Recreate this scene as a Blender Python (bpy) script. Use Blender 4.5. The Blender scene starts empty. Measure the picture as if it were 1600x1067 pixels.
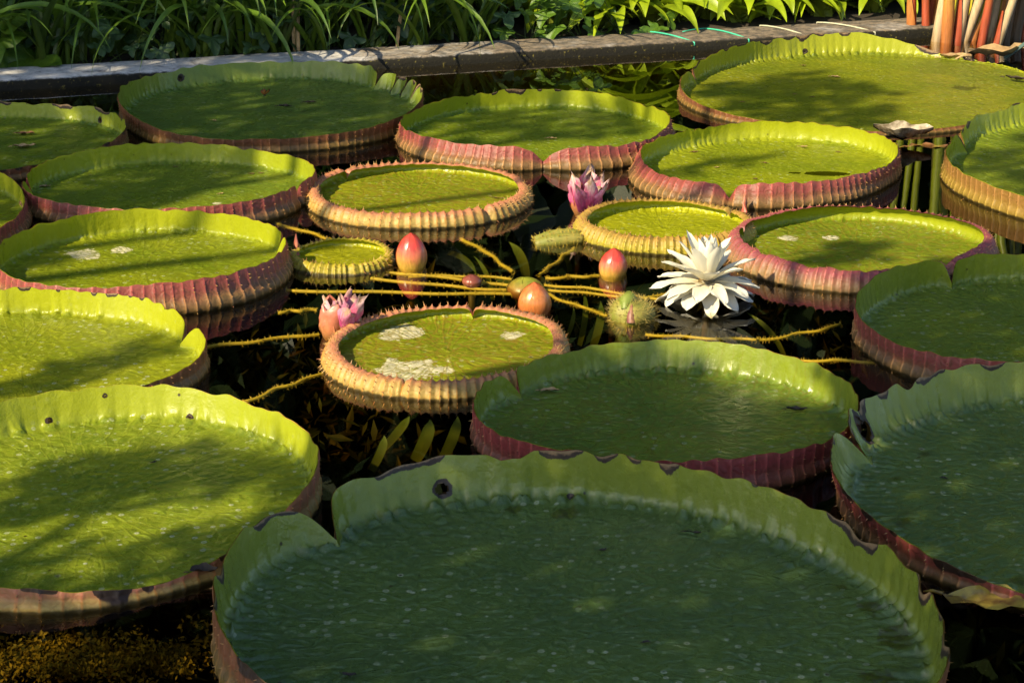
import bpy, math, random
import numpy as np
from mathutils import Vector, Matrix

scene = bpy.context.scene
rad = math.radians
# ------------------------------------------------------------------ camera
CAM_H, PITCH, FPX = 1.6, rad(18.5), 3200.0
cd = bpy.data.cameras.new('camera')
cam = bpy.data.objects.new('camera', cd)
scene.collection.objects.link(cam)
cam.location = (0, 0, CAM_H)
cam.rotation_euler = (rad(90) - PITCH, 0, 0)
cd.sensor_width = 36.0
cd.lens = FPX / 1600 * 36.0
cd.clip_start = 0.05
cd.clip_end = 500
scene.camera = cam
# ------------------------------------------------------------------ sky and sun
SUN = Vector((-0.60, -0.56, 0.60)).normalized()          # towards the sun
world = bpy.data.worlds.new('World')
scene.world = world
world.use_nodes = True
wn = world.node_tree
wn.nodes.clear()
sky = wn.nodes.new('ShaderNodeTexSky')
sky.sky_type = 'NISHITA'
sky.sun_disc = False
sky.sun_elevation = math.asin(SUN.z)
sky.sun_rotation = math.atan2(SUN.x, SUN.y)
sky.air_density = 1.0
sky.dust_density = 1.0
bg = wn.nodes.new('ShaderNodeBackground')
bg.inputs['Strength'].default_value = 0.115
wo = wn.nodes.new('ShaderNodeOutputWorld')
wn.links.new(sky.outputs[0], bg.inputs[0])
wn.links.new(bg.outputs[0], wo.inputs[0])
sl = bpy.data.lights.new('sun', 'SUN')
sl.energy = 5.0
sl.angle = rad(0.53)
sl.color = (1.0, 0.84, 0.55)
so = bpy.data.objects.new('sun', sl)
so.rotation_euler = SUN.to_track_quat('Z', 'Y').to_euler()
so.location = (-6, -6, 8)
scene.collection.objects.link(so)
scene.view_settings.view_transform = 'Standard'
scene.view_settings.look = 'None'
scene.view_settings.gamma = 1.0
scene.view_settings.exposure = 0.95
scene.cycles.max_bounces = 5
scene.cycles.diffuse_bounces = 2
scene.cycles.adaptive_threshold = 0.02
scene.cycles.glossy_bounces = 2
scene.cycles.transmission_bounces = 4
scene.cycles.transparent_max_bounces = 10
scene.cycles.caustics_reflective = False
scene.cycles.caustics_refractive = False
scene.cycles.sample_clamp_indirect = 4.0
scene.cycles.use_denoising = True

# ------------------------------------------------------------------ helpers
rng = np.random.default_rng(7)
random.seed(7)


def at(x, y, z=0.0):
    """point of the place at height z that the photograph shows at pixel x, y (1600 wide)"""
    u = (x - 800) / FPX
    v = (533.5 - y) / FPX
    d = (u, math.cos(PITCH) + v * math.sin(PITCH), -math.sin(PITCH) + v * math.cos(PITCH))
    t = (z - CAM_H) / d[2]
    return Vector((d[0] * t, d[1] * t, z))


def mesh_np(name, V, F, attrs=None, smooth=True):
    V = np.asarray(V, dtype=np.float32)
    F = np.asarray(F, dtype=np.int32)
    me = bpy.data.meshes.new(name)
    k = F.shape[1]
    me.vertices.add(len(V))
    me.vertices.foreach_set('co', V.ravel())
    me.loops.add(F.size)
    me.loops.foreach_set('vertex_index', F.ravel())
    me.polygons.add(len(F))
    me.polygons.foreach_set('loop_start', np.arange(0, F.size, k, dtype=np.int32))
    me.polygons.foreach_set('use_smooth', np.full(len(F), smooth, dtype=bool))
    for n, a in (attrs or {}).items():
        at_ = me.attributes.new(n, 'FLOAT', 'POINT')
        at_.data.foreach_set('value', np.asarray(a, dtype=np.float32).ravel())
    me.update(calc_edges=True)
    return me


def grid_faces(nr, nc):
    i = np.arange(nr - 1)[:, None] * nc + np.arange(nc - 1)[None, :]
    i = i.ravel()
    return np.stack([i, i + 1, i + nc + 1, i + nc], 1)


def link(name, data, parent=None, mat=None):
    o = bpy.data.objects.new(name, data)
    scene.collection.objects.link(o)
    if parent is not None:
        o.parent = parent
    if mat is not None and data is not None:
        if len(data.materials) == 0:
            data.materials.append(mat)
    return o


def tag(o, label=None, cat=None, group=None, kind=None):
    if label:
        o['label'] = label
    if cat:
        o['category'] = cat
    if group:
        o['group'] = group
    if kind:
        o['kind'] = kind
    return o


def thing(name, label, cat, loc=(0, 0, 0), group=None, rz=0.0):
    o = link(name, None)
    o.location = loc
    o.rotation_euler = (0, 0, rz)
    return tag(o, label, cat, group)


class Mesh:
    """collects vertices, faces and one colour attribute"""
    def __init__(s):
        s.v, s.q, s.a = [], [], []

    def add(s, V, F, a=0.0):
        o = len(s.v)
        s.v.extend(map(tuple, V))
        s.q.extend([tuple(int(i) + o for i in f) for f in F])
        s.a.extend(a if hasattr(a, '__len__') else [a] * len(V))

    def build(s, name, mat, parent=None, smooth=True, attr='ca'):
        me = bpy.data.meshes.new(name)
        me.from_pydata(s.v, [], s.q)
        me.polygons.foreach_set('use_smooth', np.full(len(me.polygons), smooth, dtype=bool))
        at_ = me.attributes.new(attr, 'FLOAT', 'POINT')
        at_.data.foreach_set('value', np.asarray(s.a, dtype=np.float32))
        me.update()
        return link(name, me, parent, mat)


def tube(pts, radii, n=8, cap=True):
    """swept tube through pts -> verts, quads"""
    P = [Vector(p) for p in pts]
    V, F = [], []
    up = Vector((0, 0, 1))
    for i, p in enumerate(P):
        t = (P[min(i + 1, len(P) - 1)] - P[max(i - 1, 0)]).normalized()
        a = t.cross(up)
        if a.length < 1e-3:
            a = t.cross(Vector((0, 1, 0)))
        a.normalize()
        b = a.cross(t)
        for j in range(n):
            w = 2 * math.pi * j / n
            V.append(p + (a * math.cos(w) + b * math.sin(w)) * radii[i])
    for i in range(len(P) - 1):
        for j in range(n):
            k = (j + 1) % n
            F.append((i * n + j, i * n + k, (i + 1) * n + k, (i + 1) * n + j))
    if cap:
        V.append(P[-1])
        c = len(V) - 1
        for j in range(n):
            F.append(((len(P) - 1) * n + j, (len(P) - 1) * n + (j + 1) % n, c))
    return V, F


def bez(a, b, c, n=12):
    a, b, c = Vector(a), Vector(b), Vector(c)
    return [a * (1 - t) ** 2 + b * 2 * t * (1 - t) + c * t * t for t in [i / (n - 1) for i in range(n)]]


# ------------------------------------------------------------------ material helpers
class NT:
    def __init__(s, name):
        s.m = bpy.data.materials.new(name)
        s.m.use_nodes = True
        s.t = s.m.node_tree
        s.t.nodes.clear()
        s.out = s.t.nodes.new('ShaderNodeOutputMaterial')

    def put(s, sock, v):
        if isinstance(v, bpy.types.NodeSocket):
            s.t.links.new(v, sock)
        elif v is not None:
            if isinstance(v, (tuple, list)) and len(v) == 3 and sock.type == 'RGBA':
                v = (*v, 1.0)
            sock.default_value = v

    def n(s, typ, ins=None, out=0, **props):
        nd = s.t.nodes.new('ShaderNode' + typ)
        for k, v in props.items():
            setattr(nd, k, v)
        for k, v in (ins or {}).items():
            s.put(nd.inputs[k], v)
        return nd.outputs[out]

    def math(s, op, a, b=None, c=None, clamp=False):
        nd = s.t.nodes.new('ShaderNodeMath')
        nd.operation = op
        nd.use_clamp = clamp
        s.put(nd.inputs[0], a)
        s.put(nd.inputs[1], b)
        s.put(nd.inputs[2], c)
        return nd.outputs[0]

    def mix(s, f, a, b, blend='MIX'):
        nd = s.t.nodes.new('ShaderNodeMix')
        nd.data_type = 'RGBA'
        nd.blend_type = blend
        s.put(nd.inputs[0], f)
        s.put(nd.inputs[6], a)
        s.put(nd.inputs[7], b)
        return nd.outputs[2]

    def step(s, v, a, b, lo=0.0, hi=1.0):
        nd = s.t.nodes.new('ShaderNodeMapRange')
        nd.interpolation_type = 'SMOOTHSTEP'
        s.put(nd.inputs[0], v)
        nd.inputs[1].default_value = a
        nd.inputs[2].default_value = b
        nd.inputs[3].default_value = lo
        nd.inputs[4].default_value = hi
        return nd.outputs[0]

    def attr(s, name, out=2):
        return s.n('Attribute', out=out, attribute_name=name)

    def obj(s):
        return s.n('TexCoord', out=3)

    def noise(s, co, scale, detail=3.0, rough=0.55, out=0, dist=0.0):
        return s.n('TexNoise', {'Vector': co, 'Scale': scale, 'Detail': detail, 'Roughness': rough, 'Distortion': dist}, out=out)

    def vor(s, co, scale, feature='F1', out=0, rand=1.0):
        return s.n('TexVoronoi', {'Vector': co, 'Scale': scale, 'Randomness': rand}, out=out, feature=feature)

    def bump(s, h, strength, dist=0.01, normal=None):
        return s.n('Bump', {'Height': h, 'Strength': strength, 'Distance': dist, 'Normal': normal})

    def principled(s, col, rough=0.5, normal=None, spec=0.5, **kw):
        nd = s.t.nodes.new('ShaderNodeBsdfPrincipled')
        s.put(nd.inputs['Base Color'], col)
        s.put(nd.inputs['Roughness'], rough)
        s.put(nd.inputs['Specular IOR Level'], spec)
        if normal is not None:
            s.put(nd.inputs['Normal'], normal)
        for k, v in kw.items():
            s.put(nd.inputs[k], v)
        return nd.outputs[0]

    def done(s, shader, trans=0.0, tcol=None):
        if trans:
            tr = s.n('BsdfTranslucent', {'Color': tcol})
            shader = s.n('MixShader', {0: trans, 1: shader, 2: tr})
        s.t.links.new(shader, s.out.inputs[0])
        return s.m


def simple_mat(name, c1, c2, scale=20, rough=0.5, bump=0.2, bscale=60, trans=0.0, tcol=None, spec=0.5):
    m = NT(name)
    co = m.obj()
    f = m.step(m.noise(co, scale), 0.3, 0.7)
    col = m.mix(f, c1, c2)
    nm = m.bump(m.noise(co, bscale), bump, 0.004)
    return m.done(m.principled(col, rough, nm, spec), trans, tcol or c2)


def attr_ramp_mat(name, cols, rough=0.5, attr='ca', var=0.25, scale=30, bump=0.15, bscale=90, trans=0.0, stretch=None, spec=0.5):
    """colour runs along the mesh attribute through cols = [(pos, rgb), ...]"""
    m = NT(name)
    co = m.obj()
    if stretch:
        co = m.n('Mapping', {'Vector': co, 'Scale': stretch})
    nz = m.noise(co, scale, 4)
    a = m.math('ADD', m.attr(attr), m.math('MULTIPLY', m.math('SUBTRACT', nz, 0.5), var))
    r = m.t.nodes.new('ShaderNodeValToRGB')
    el = r.color_ramp.elements
    el[0].position, el[0].color = cols[0][0], (*cols[0][1], 1)
    el[1].position, el[1].color = cols[-1][0], (*cols[-1][1], 1)
    for p, c in cols[1:-1]:
        e = el.new(p)
        e.color = (*c, 1)
    m.t.links.new(a, r.inputs[0])
    col = m.mix(m.step(m.noise(co, scale * 2.3), 0.35, 0.75, 0.0, 0.35), r.outputs[0], (0.02, 0.02, 0.005), 'MIX')
    nm = m.bump(m.noise(co, bscale), bump, 0.003)
    return m.done(m.principled(col, rough, nm, spec), trans, r.outputs[0])


def blade_mat(name, c1, c2, vein, R, bleach=(), veinamt=0.5, dust=0.4, cell=26.0, trans=0.22, tcol=(0.30, 0.38, 0.01), rough=0.29, wet=(), bump=0.4, yellow=0.0, spec=0.34):
    """upper face of a giant lily pad"""
    c1, c2, vein, tcol = ((q_[0] * 1.30, q_[1] * 1.22, q_[2] * 1.15) for q_ in (c1, c2, vein, tcol))
    m = NT(name)
    co = m.obj()
    rr, th, s, br = m.attr('rr'), m.attr('th'), m.attr('s'), m.attr('brown')
    nlow = m.noise(co, 3.2, 3, 0.6)          # broad tone
    nmid = m.noise(co, 15.0, 5, 0.68)        # ragged outlines
    nfin = m.noise(co, 75.0, 3, 0.65)        # grain
    # veins that fork outwards
    vm = None
    for N, r0, w in ((11, 0.0, 0.0026), (22, 0.25, 0.0022), (44, 0.5, 0.0018)):
        a = m.math('ADD', m.math('MULTIPLY', th, N / (2 * math.pi)), m.math('MULTIPLY', nlow, 1.1 * N / 22))
        d = m.math('ABSOLUTE', m.math('SUBTRACT', m.math('FRACT', a), 0.5))
        d = m.math('MULTIPLY', m.math('MULTIPLY', d, rr), 2 * math.pi * R / N)
        l = m.step(d, w * 0.2, w * 1.7, 1.0, 0.0)
        l = m.math('MULTIPLY', l, m.step(rr, r0, r0 + 0.1))
        vm = l if vm is None else m.math('MAXIMUM', vm, l)
    dv = m.n('VectorMath', {0: co, 1: m.n('VectorMath', {0: m.n('TexNoise', {'Vector': co, 'Scale': 18.0, 'Detail': 1.0}, out=1), 3: 0.05}, operation='SCALE')}, operation='ADD')
    ce = m.vor(dv, cell, 'DISTANCE_TO_EDGE')
    cl = m.step(ce, 0.0, 0.09, 1.0, 0.0)
    onfloor = m.step(s, 0.0, 0.4, 1.0, 0.12)
    cl = m.math('MULTIPLY', cl, onfloor)
    allv = m.math('MAXIMUM', m.math('MULTIPLY', vm, 0.5), m.math('MULTIPLY', cl, 0.75))
    col = m.mix(m.step(nlow, 0.36, 0.64), c1, c2)
    col = m.mix(m.step(nmid, 0.35, 0.7, 0.0, 0.4), col, tuple(x * 0.72 for x in c1))
    col = m.mix(m.step(nfin, 0.45, 0.75, 0.0, 0.5), col, tuple(min(1, x * 1.5 + 0.01) for x in c2))
    col = m.mix(m.math('MULTIPLY', allv, veinamt), col, vein)
    # the rim's paler green, held back on shaded pads to paint in their shade
    col = m.mix(m.math('MULTIPLY', m.step(s, -0.02, 0.45), 0.80 + yellow), col, tuple(0.45 * x + 0.55 * y for x, y in zip(c2, (0.44, 0.47, 0.014))))
    # rings left by drops, pale flecks, dark rot spots: one cell pattern
    vt = m.t.nodes.new('ShaderNodeTexVoronoi')
    vt.inputs['Scale'].default_value = 44.0
    m.t.links.new(co, vt.inputs['Vector'])
    vo = vt.outputs[0]
    sp = m.t.nodes.new('ShaderNodeSeparateColor')
    m.t.links.new(vt.outputs[1], sp.inputs[0])
    ring = m.math('MULTIPLY', m.step(vo, 0.10, 0.20, 0.35, 1.0), m.step(vo, 0.22, 0.30, 1.0, 0.0))
    ringm = m.math('MULTIPLY', m.math('MULTIPLY', ring, m.step(sp.outputs[0], 0.60, 0.64)), m.step(nlow, 0.35, 0.6))
    fl = m.math('MULTIPLY', m.step(nfin, 0.60, 0.70), m.step(nmid, 0.45, 0.65))
    dm = m.math('MULTIPLY', m.math('MAXIMUM', ringm, fl), dust)
    dm = m.math('MULTIPLY', dm, onfloor)
    col = m.mix(dm, col, (0.44, 0.47, 0.30))
    # bleached papery patches
    for bx, by, brad in bleach:
        d = m.n('VectorMath', {0: co, 1: (bx, by, 0.01)}, out=1, operation='DISTANCE')
        edge = m.math('ADD', m.math('SUBTRACT', brad, d), m.math('MULTIPLY', m.math('SUBTRACT', nmid, 0.5), brad * 2.6))
        msk = m.step(edge, 0.0, 0.005)
        msk = m.math('MULTIPLY', msk, m.step(nfin, 0.34, 0.46))
        msk = m.math('MULTIPLY', msk, m.step(m.math('MAXIMUM', vm, cl), 0.2, 0.8, 1.0, 0.45))
        col = m.mix(msk, col, (0.62, 0.57, 0.36))
    # algae stained areas
    for bx, by, brad in wet:
        d = m.n('VectorMath', {0: co, 1: (bx, by, 0.01)}, out=1, operation='DISTANCE')
        edge = m.math('ADD', m.math('SUBTRACT', brad, d), m.math('MULTIPLY', m.math('SUBTRACT', nmid, 0.5), brad * 4.5))
        col = m.mix(m.step(edge, 0.0, 0.012, 0.0, 0.8), col, m.mix(m.step(nfin, 0.4, 0.6), (0.06, 0.085, 0.003), (0.03, 0.03, 0.004)))
    dp = m.math('MULTIPLY', m.step(vo, 0.10, 0.2, 1.0, 0.0), m.step(sp.outputs[1], 0.955, 0.965))
    col = m.mix(dp, col, (0.03, 0.016, 0.006))
    # dead edge: dark margin round tan centre
    brn = m.math('ADD', br, m.math('MULTIPLY', m.math('SUBTRACT', nfin, 0.5), 0.6))
    bcol = m.mix(m.step(brn, 0.72, 0.95), (0.030, 0.018, 0.012), (0.24, 0.155, 0.08))
    bm = m.step(brn, 0.36, 0.48)
    col = m.mix(bm, col, bcol)
    # relief: low domed cells between sunken veins
    h = m.math('ADD', m.step(ce, 0.0, 0.4), m.math('MULTIPLY', vm, -0.22))
    h = m.math('MULTIPLY', h, onfloor)
    h = m.math('ADD', h, m.math('MULTIPLY', m.math('MULTIPLY', m.noise(co, 60.0, 3, 0.7), 1.3), m.step(s, 0.0, 0.3, 1.0, 0.55)))
    nm = m.bump(h, bump, 0.006)
    ro = m.step(nmid, 0.3, 0.7, rough - 0.06, rough + 0.14)
    ro = m.math('ADD', ro, m.math('MULTIPLY', m.math('MAXIMUM', dm, bm), 0.3))
    sh = m.principled(col, ro, nm, spec)
    tc = m.mix(bm, m.mix(m.math('MULTIPLY', allv, 0.5), tcol, (0.42, 0.36, 0.02)), (0.03, 0.015, 0.005))
    return m.done(sh, trans, tc)


def under_mat(name, top, bot, ribtop, ribbot, trans=0.2, net=0.35, low=0.18, high=0.75):
    """spiny ribbed outer face of the rim"""
    m = NT(name)
    co = m.obj()
    s, rib, br = m.attr('s'), m.attr('rib'), m.attr('brown')
    nz = m.noise(co, 18.0, 4, 0.6)
    g = m.math('ADD', s, m.math('MULTIPLY', m.math('SUBTRACT', nz, 0.5), 0.5))
    gg = m.step(g, low, high)
    col = m.mix(gg, bot, top)
    mot = m.step(m.noise(co, 60.0, 4, 0.65), 0.4, 0.7, 0.0, 0.5)
    col = m.mix(mot, col, tuple(x * 0.55 for x in bot))
    ce = m.vor(m.n('VectorMath', {0: co, 1: m.n('VectorMath', {0: m.n('TexNoise', {'Vector': co, 'Scale': 30.0}, out=1), 3: 0.03}, operation='SCALE')}, operation='ADD'), 46.0, 'DISTANCE_TO_EDGE')
    net_ = m.step(ce, 0.0, 0.12, net, 0.0)
    col = m.mix(net_, col, m.mix(gg, tuple(x * 0.6 for x in ribbot), tuple(x * 0.75 for x in ribtop)))
    rc = m.mix(gg, ribbot, ribtop)
    col = m.mix(m.step(rib, 0.3, 0.85, 0.0, 0.9), col, rc)
    col = m.mix(m.step(m.math('ADD', br, m.math('MULTIPLY', m.math('SUBTRACT', nz, 0.5), 0.5)), 0.4, 0.55), col, (0.035, 0.02, 0.012))
    wetl = m.step(m.math('ADD', m.n('SeparateXYZ', {0: co}, out=2), m.math('MULTIPLY', m.math('SUBTRACT', nz, 0.5), 0.012)), 0.003, 0.010, 0.93, 0.0)
    col = m.mix(wetl, col, (0.03, 0.022, 0.006))
    h = m.math('ADD', m.math('MULTIPLY', m.step(ce, 0.0, 0.3), 0.8), m.math('MULTIPLY', m.noise(co, 120.0, 3), 0.4))
    nm = m.bump(h, 0.3, 0.003)
    return m.done(m.principled(col, 0.5, nm, 0.4), trans, m.mix(0.5, col, (0.35, 0.2, 0.02)))


# ------------------------------------------------------------------ the setting: ground, kerb line, pond floor, water
KZ = 0.042


def kerb(px):
    p0, p1 = at(0, 115, KZ), at(1400, 37, KZ)
    # straight line in the place, found from the pixel column
    lo, hi = -3.0, 4.0
    for _ in range(40):
        mid = (lo + hi) / 2
        p = p0.lerp(p1, mid)
        d = Vector((p.x, p.y * math.cos(PITCH) - (p.z - CAM_H) * math.sin(PITCH), 0))
        x = 800 + FPX * p.x / d.y
        if x < px:
            lo = mid
        else:
            hi = mid
    return p0.lerp(p1, lo)


K0, K1 = at(0, 115, KZ), at(1400, 37, KZ)
KD = (K1 - K0).normalized()
KN = Vector((-KD.y, KD.x, 0))


def kpt(px, off, z=0.0):
    p = kerb(px) + KN * off
    return Vector((p.x, p.y, z))


GROUND_Z = 0.018
soil = simple_mat('soil', (0.018, 0.012, 0.007), (0.04, 0.028, 0.016), 9, 0.9, 0.6, 40)
# far soil: from behind the kerb to the horizon
a0, a1 = K0 + KN * 0.12 - KD * 60, K0 + KN * 0.12 + KD * 60
b0, b1 = a0 + KN * 120, a1 + KN * 120
o = link('ground', mesh_np('ground', [(p.x, p.y, GROUND_Z) for p in (a0, a1, b1, b0)], [(0, 1, 2, 3)]), None, soil)
tag(o, kind='structure')
o = link('near_ground', mesh_np('near_ground', [(-30, -30, 0.06), (30, -30, 0.06), (30, 1.3, 0.06), (-30, 1.3, 0.06)], [(0, 1, 2, 3)]), None, soil)
tag(o, kind='structure')
w0, w1 = K0 - KN * 0.10 - KD * 9, K0 - KN * 0.10 + KD * 12
mud = simple_mat('mud', (0.006, 0.006, 0.002), (0.022, 0.020, 0.006), 5, 0.9, 0.5, 30)
o = link('pond_floor', mesh_np('pond_floor', [(-12, 1.3, -0.55), (12, 1.3, -0.55), (14, 13, -0.55), (-14, 13, -0.55)], [(0, 1, 2, 3)]), None, mud)
tag(o, kind='structure')

m = NT('water')
co = m.obj()
wb = m.bump(m.noise(co, 3.0, 2), 0.02, 0.02)
fc = m.n('LayerWeight', {'Blend': 0.5, 'Normal': wb}, out=1)
fr = m.math('ADD', m.math('MULTIPLY', m.math('POWER', fc, 5.0), 0.98), 0.02)
gl = m.n('BsdfGlossy', {'Color': (1, 1, 1), 'Roughness': 0.0, 'Normal': wb})
tr = m.n('BsdfTransparent', {'Color': (0.95, 0.92, 0.80)})
WATER = m.done(m.n('MixShader', {0: fr, 1: tr, 2: gl}))
# peaty water: absorbs blue most, then green
m.t.links.new(m.n('VolumeAbsorption', {'Color': (0.66, 0.50, 0.0), 'Density': 8.0}), m.out.inputs['Volume'])
wv = [(-12, 1.3), (12, 1.3), (w1.x, w1.y), (w0.x, w0.y)]
o = link('water', mesh_np('water', [(x, y, 0) for x, y in wv] + [(x, y, -0.54) for x, y in wv], [(0, 1, 2, 3), (7, 6, 5, 4), (0, 4, 5, 1), (1, 5, 6, 2), (2, 6, 7, 3), (3, 7, 4, 0)], smooth=False), None, WATER)
tag(o, kind='structure')

# kerb: weathered concrete beam with a rounded, chipped front edge
prof = [(-0.145, -0.56), (-0.145, 0.010), (-0.1435, 0.030), (-0.139, 0.037), (-0.13, 0.041), (-0.06, 0.042), (0.0, 0.0425), (0.06, 0.042), (0.115, 0.041), (0.13, 0.036), (0.135, 0.02), (0.135, -0.1)]
NK = 260
V = []
for i in range(NK):
    t = -9 + 21 * i / (NK - 1)
    for j, (d, z) in enumerate(prof):
        jx, jz = (random.uniform(-.003, .003), random.uniform(-.0012, .0012)) if 1 < j < 10 else (0, 0)
        p = K0 + KD * t + KN * (d + jx)
        V.append((p.x, p.y, z + jz))
m = NT('kerb_concrete')
co = m.obj()
n1 = m.noise(co, 2.2, 5, 0.65)
n2 = m.noise(co, 26.0, 5, 0.7)
col = m.mix(m.step(n2, 0.3, 0.7), (0.40, 0.39, 0.38), (0.58, 0.56, 0.53))
along = m.n('VectorMath', {0: co, 1: tuple(KD)}, out=1, operation='DOT_PRODUCT')
t0 = K0.dot(KD)
dirt = m.math('ADD', m.step(along, t0 + 0.8, t0 + 2.6), m.math('MULTIPLY', m.math('SUBTRACT', n1, 0.5), 2.6))
col = m.mix(m.step(dirt, 0.25, 0.9, 0.0, 0.92), col, m.mix(m.step(n2, 0.35, 0.65), (0.05, 0.04, 0.028), (0.20, 0.145, 0.085)))
zz = m.n('SeparateXYZ', {0: co}, out=2)
alg = m.math('ADD', zz, m.math('MULTIPLY', m.math('SUBTRACT', m.noise(co, 20.0, 5, 0.7), 0.5), 0.022))
col = m.mix(m.step(alg, 0.034, 0.043, 1.0, 0.0), col, m.mix(m.step(m.noise(co, 70.0, 4), 0.60, 0.72), (0.010, 0.009, 0.005), (0.12, 0.10, 0.02)))
KERB = m.done(m.principled(col, 0.85, m.bump(m.math('ADD', n2, m.math('MULTIPLY', m.noise(co, 120.0, 3), 0.5)), 0.7, 0.006), 0.3))
o = link('pond_kerb', mesh_np('pond_kerb', V, grid_faces(NK, len(prof))[:, ::-1]), None, KERB)
tag(o, 'weathered grey concrete kerb along the far edge of the pond', 'kerb')


# ------------------------------------------------------------------ giant lily pads
def sstep(x, a, b):
    t = np.clip((x - a) / (b - a), 0, 1)
    return t * t * (3 - 2 * t)


def pnoise(th, seed, lo, hi, fall=1.0):
    """periodic noise round the leaf"""
    r = np.random.default_rng(seed)
    out = np.zeros_like(th)
    tot = 0
    for k in range(lo, hi + 1):
        a = r.normal() / k ** fall
        out = out + a * np.cos(k * th + r.uniform(0, 6.28))
        tot += 0.5 / k ** (2 * fall)
    return out / math.sqrt(tot)


def angd(a, b):
    return (a - b + math.pi) % (2 * math.pi) - math.pi


PADS = {}


def lily_pad(key, label, c, R, e=(0, 0), rim=0.09, phi=84.0, fillet=0.35, curl=0.0, notches=((90, 0.1, 0.05),), hkeys=(),
             mats=None, rag=0.0, ragarc=None, holes=(), spine=0.006, spn=4, bulge=0.004, seed=1, wav=0.01, tilt=(0, 0), ribw=0.03, edge=0.03, zf=0.010,
             phikeys=(), slits=(), detail=8, floorbulge=1.0):
    root = thing('lily_pad', label, 'lily pad', (c[0], c[1], 0), 'giant round lily pads floating on the pond')
    PADS[key] = (Vector((c[0], c[1], 0)), R, zf)
    th0 = rad(notches[0][0])
    N = max(24, int(2 * math.pi * R / ribw))
    nth = N * detail + 1
    th = th0 + np.linspace(0, 2 * math.pi, nth)
    Rt = R * (1 + e[0] * np.cos(2 * th) + e[1] * np.sin(2 * th)) * (1 + wav * pnoise(th, seed, 2, 7))
    ell = rim * (1 + 0.05 * pnoise(th, seed + 1, 2, 9) + edge * pnoise(th, seed + 5, 14, 60, 0.5))
    phe = np.full(nth, float(phi)) + 4 * pnoise(th, seed + 2, 2, 6)
    for a, w, f in hkeys:
        ell = ell * (1 + (f - 1) * np.exp(-(angd(th, rad(a)) / rad(w)) ** 2))
    for a, w, f in phikeys:
        phe = phe + f * np.exp(-(angd(th, rad(a)) / rad(w)) ** 2)
    for a, w, d in notches:
        dd = np.abs(angd(th, rad(a)))
        Rt = Rt * (1 - d * np.exp(-dd / w))
        ell = ell * (1 - 0.82 * np.exp(-(dd / (w * 0.32)) ** 1.3))
    full = ell.copy()
    if rag:
        bite = np.clip(pnoise(th, seed + 3, 9, 46, 0.6) - 0.35, 0, 2.0) * rag * 0.09
        scorch = np.clip(pnoise(th, seed + 3, 7, 60, 0.5), 0, 1.6) * rag
        wgt = 1.0
        if ragarc:
            wgt = np.zeros(nth)
            for a, w in ragarc:
                wgt = np.maximum(wgt, np.exp(-(angd(th, rad(a)) / rad(w)) ** 4))
        ell = ell * np.clip(1 - bite * wgt, 0.25, 1)
        scorch = scorch * wgt
    ph = (th - th0) * N / (2 * math.pi) + 0.25 * pnoise(th, seed + 4, 3, 20)
    fr = ph - np.floor(ph)
    rib = np.exp(-((np.minimum(fr, 1 - fr)) / 0.10) ** 2)
    bamp = np.random.default_rng(seed + 77).uniform(0.15, 1.5, N + 8)
    bl = np.sin(np.pi * fr) ** 0.7 * bamp[np.clip(np.floor(ph).astype(int) + 3, 0, N + 7)]
    # ---- upper face
    u = np.concatenate([np.linspace(0, 0.75, 24)[:-1], np.linspace(0.75, 1.0, 12)])
    ns = 20
    s = np.linspace(0, 1, ns + 1)[1:]
    nr = len(u) + ns
    cosT, sinT = np.cos(th), np.sin(th)
    X = np.zeros((nr, nth)); Y = X.copy(); Z = X.copy(); S = X.copy(); RR = X.copy(); BR = X.copy()
    gx = np.random.default_rng(seed + 9)
    kx, ky, kp = gx.normal(0, 7, 6), gx.normal(0, 7, 6), gx.uniform(0, 6.28, 6)
    for i, uu in enumerate(u):
        r = Rt * uu
        X[i], Y[i] = r * cosT, r * sinT
        z = sum(0.0006 * np.cos(kx[k] * X[i] + ky[k] * Y[i] + kp[k]) for k in range(6))
        qu = sstep(np.array(uu), 0.80, 1.0)
        Z[i] = zf + z + qu * bulge * 0.55 * floorbulge * bl * (0.7 + 0.3 * math.sin(uu * 90)) 
        RR[i] = uu
    # profile by integrating the sheet's slope angle
    M = 48
    ss = np.linspace(0, 1, M + 1)
    curl_t = np.clip(curl, 0, 1)
    sm = sstep(ss, 0, fillet)
    A = np.radians(phe)[None, :] * (sm[:, None] * (1 - curl_t) + (ss[:, None] ** 0.85) * curl_t)
    mid = 0.5 * (A[1:] + A[:-1])
    dr = np.vstack([np.zeros(nth), np.cumsum(np.cos(mid), 0) / M]) * ell
    dz = np.vstack([np.zeros(nth), np.cumsum(np.sin(mid), 0) / M]) * ell
    idx = np.round(s * M).astype(int)

    def prof_at(k):
        return dr[k], dz[k], A[k]
    for j, k in enumerate(idx):
        i = len(u) + j
        d_, z_, a_ = prof_at(k)
        b = bulge * bl * (np.exp(-(s[j] - 0.12) ** 2 / 0.06) + 0.35) * (1 - 0.75 * s[j]) * (1 + 0.22 * np.sin(s[j] * 13 + 40 * bl))
        r = Rt + d_ - np.sin(a_) * b
        X[i], Y[i] = r * cosT, r * sinT
        Z[i] = zf + z_ + np.cos(a_) * b
        S[i] = s[j]
        RR[i] = 1 + s[j] * ell / R
        left = ell * (1 - s[j])                     # distance to the torn edge
        BR[i] = np.clip(1.1 - left / (0.005 + 0.018 * scorch), 0, 1) * sstep(scorch, 0.02, 0.3) if rag else 0
    dead = np.zeros(nr * nth, bool)
    arc = (th - th0)
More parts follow.
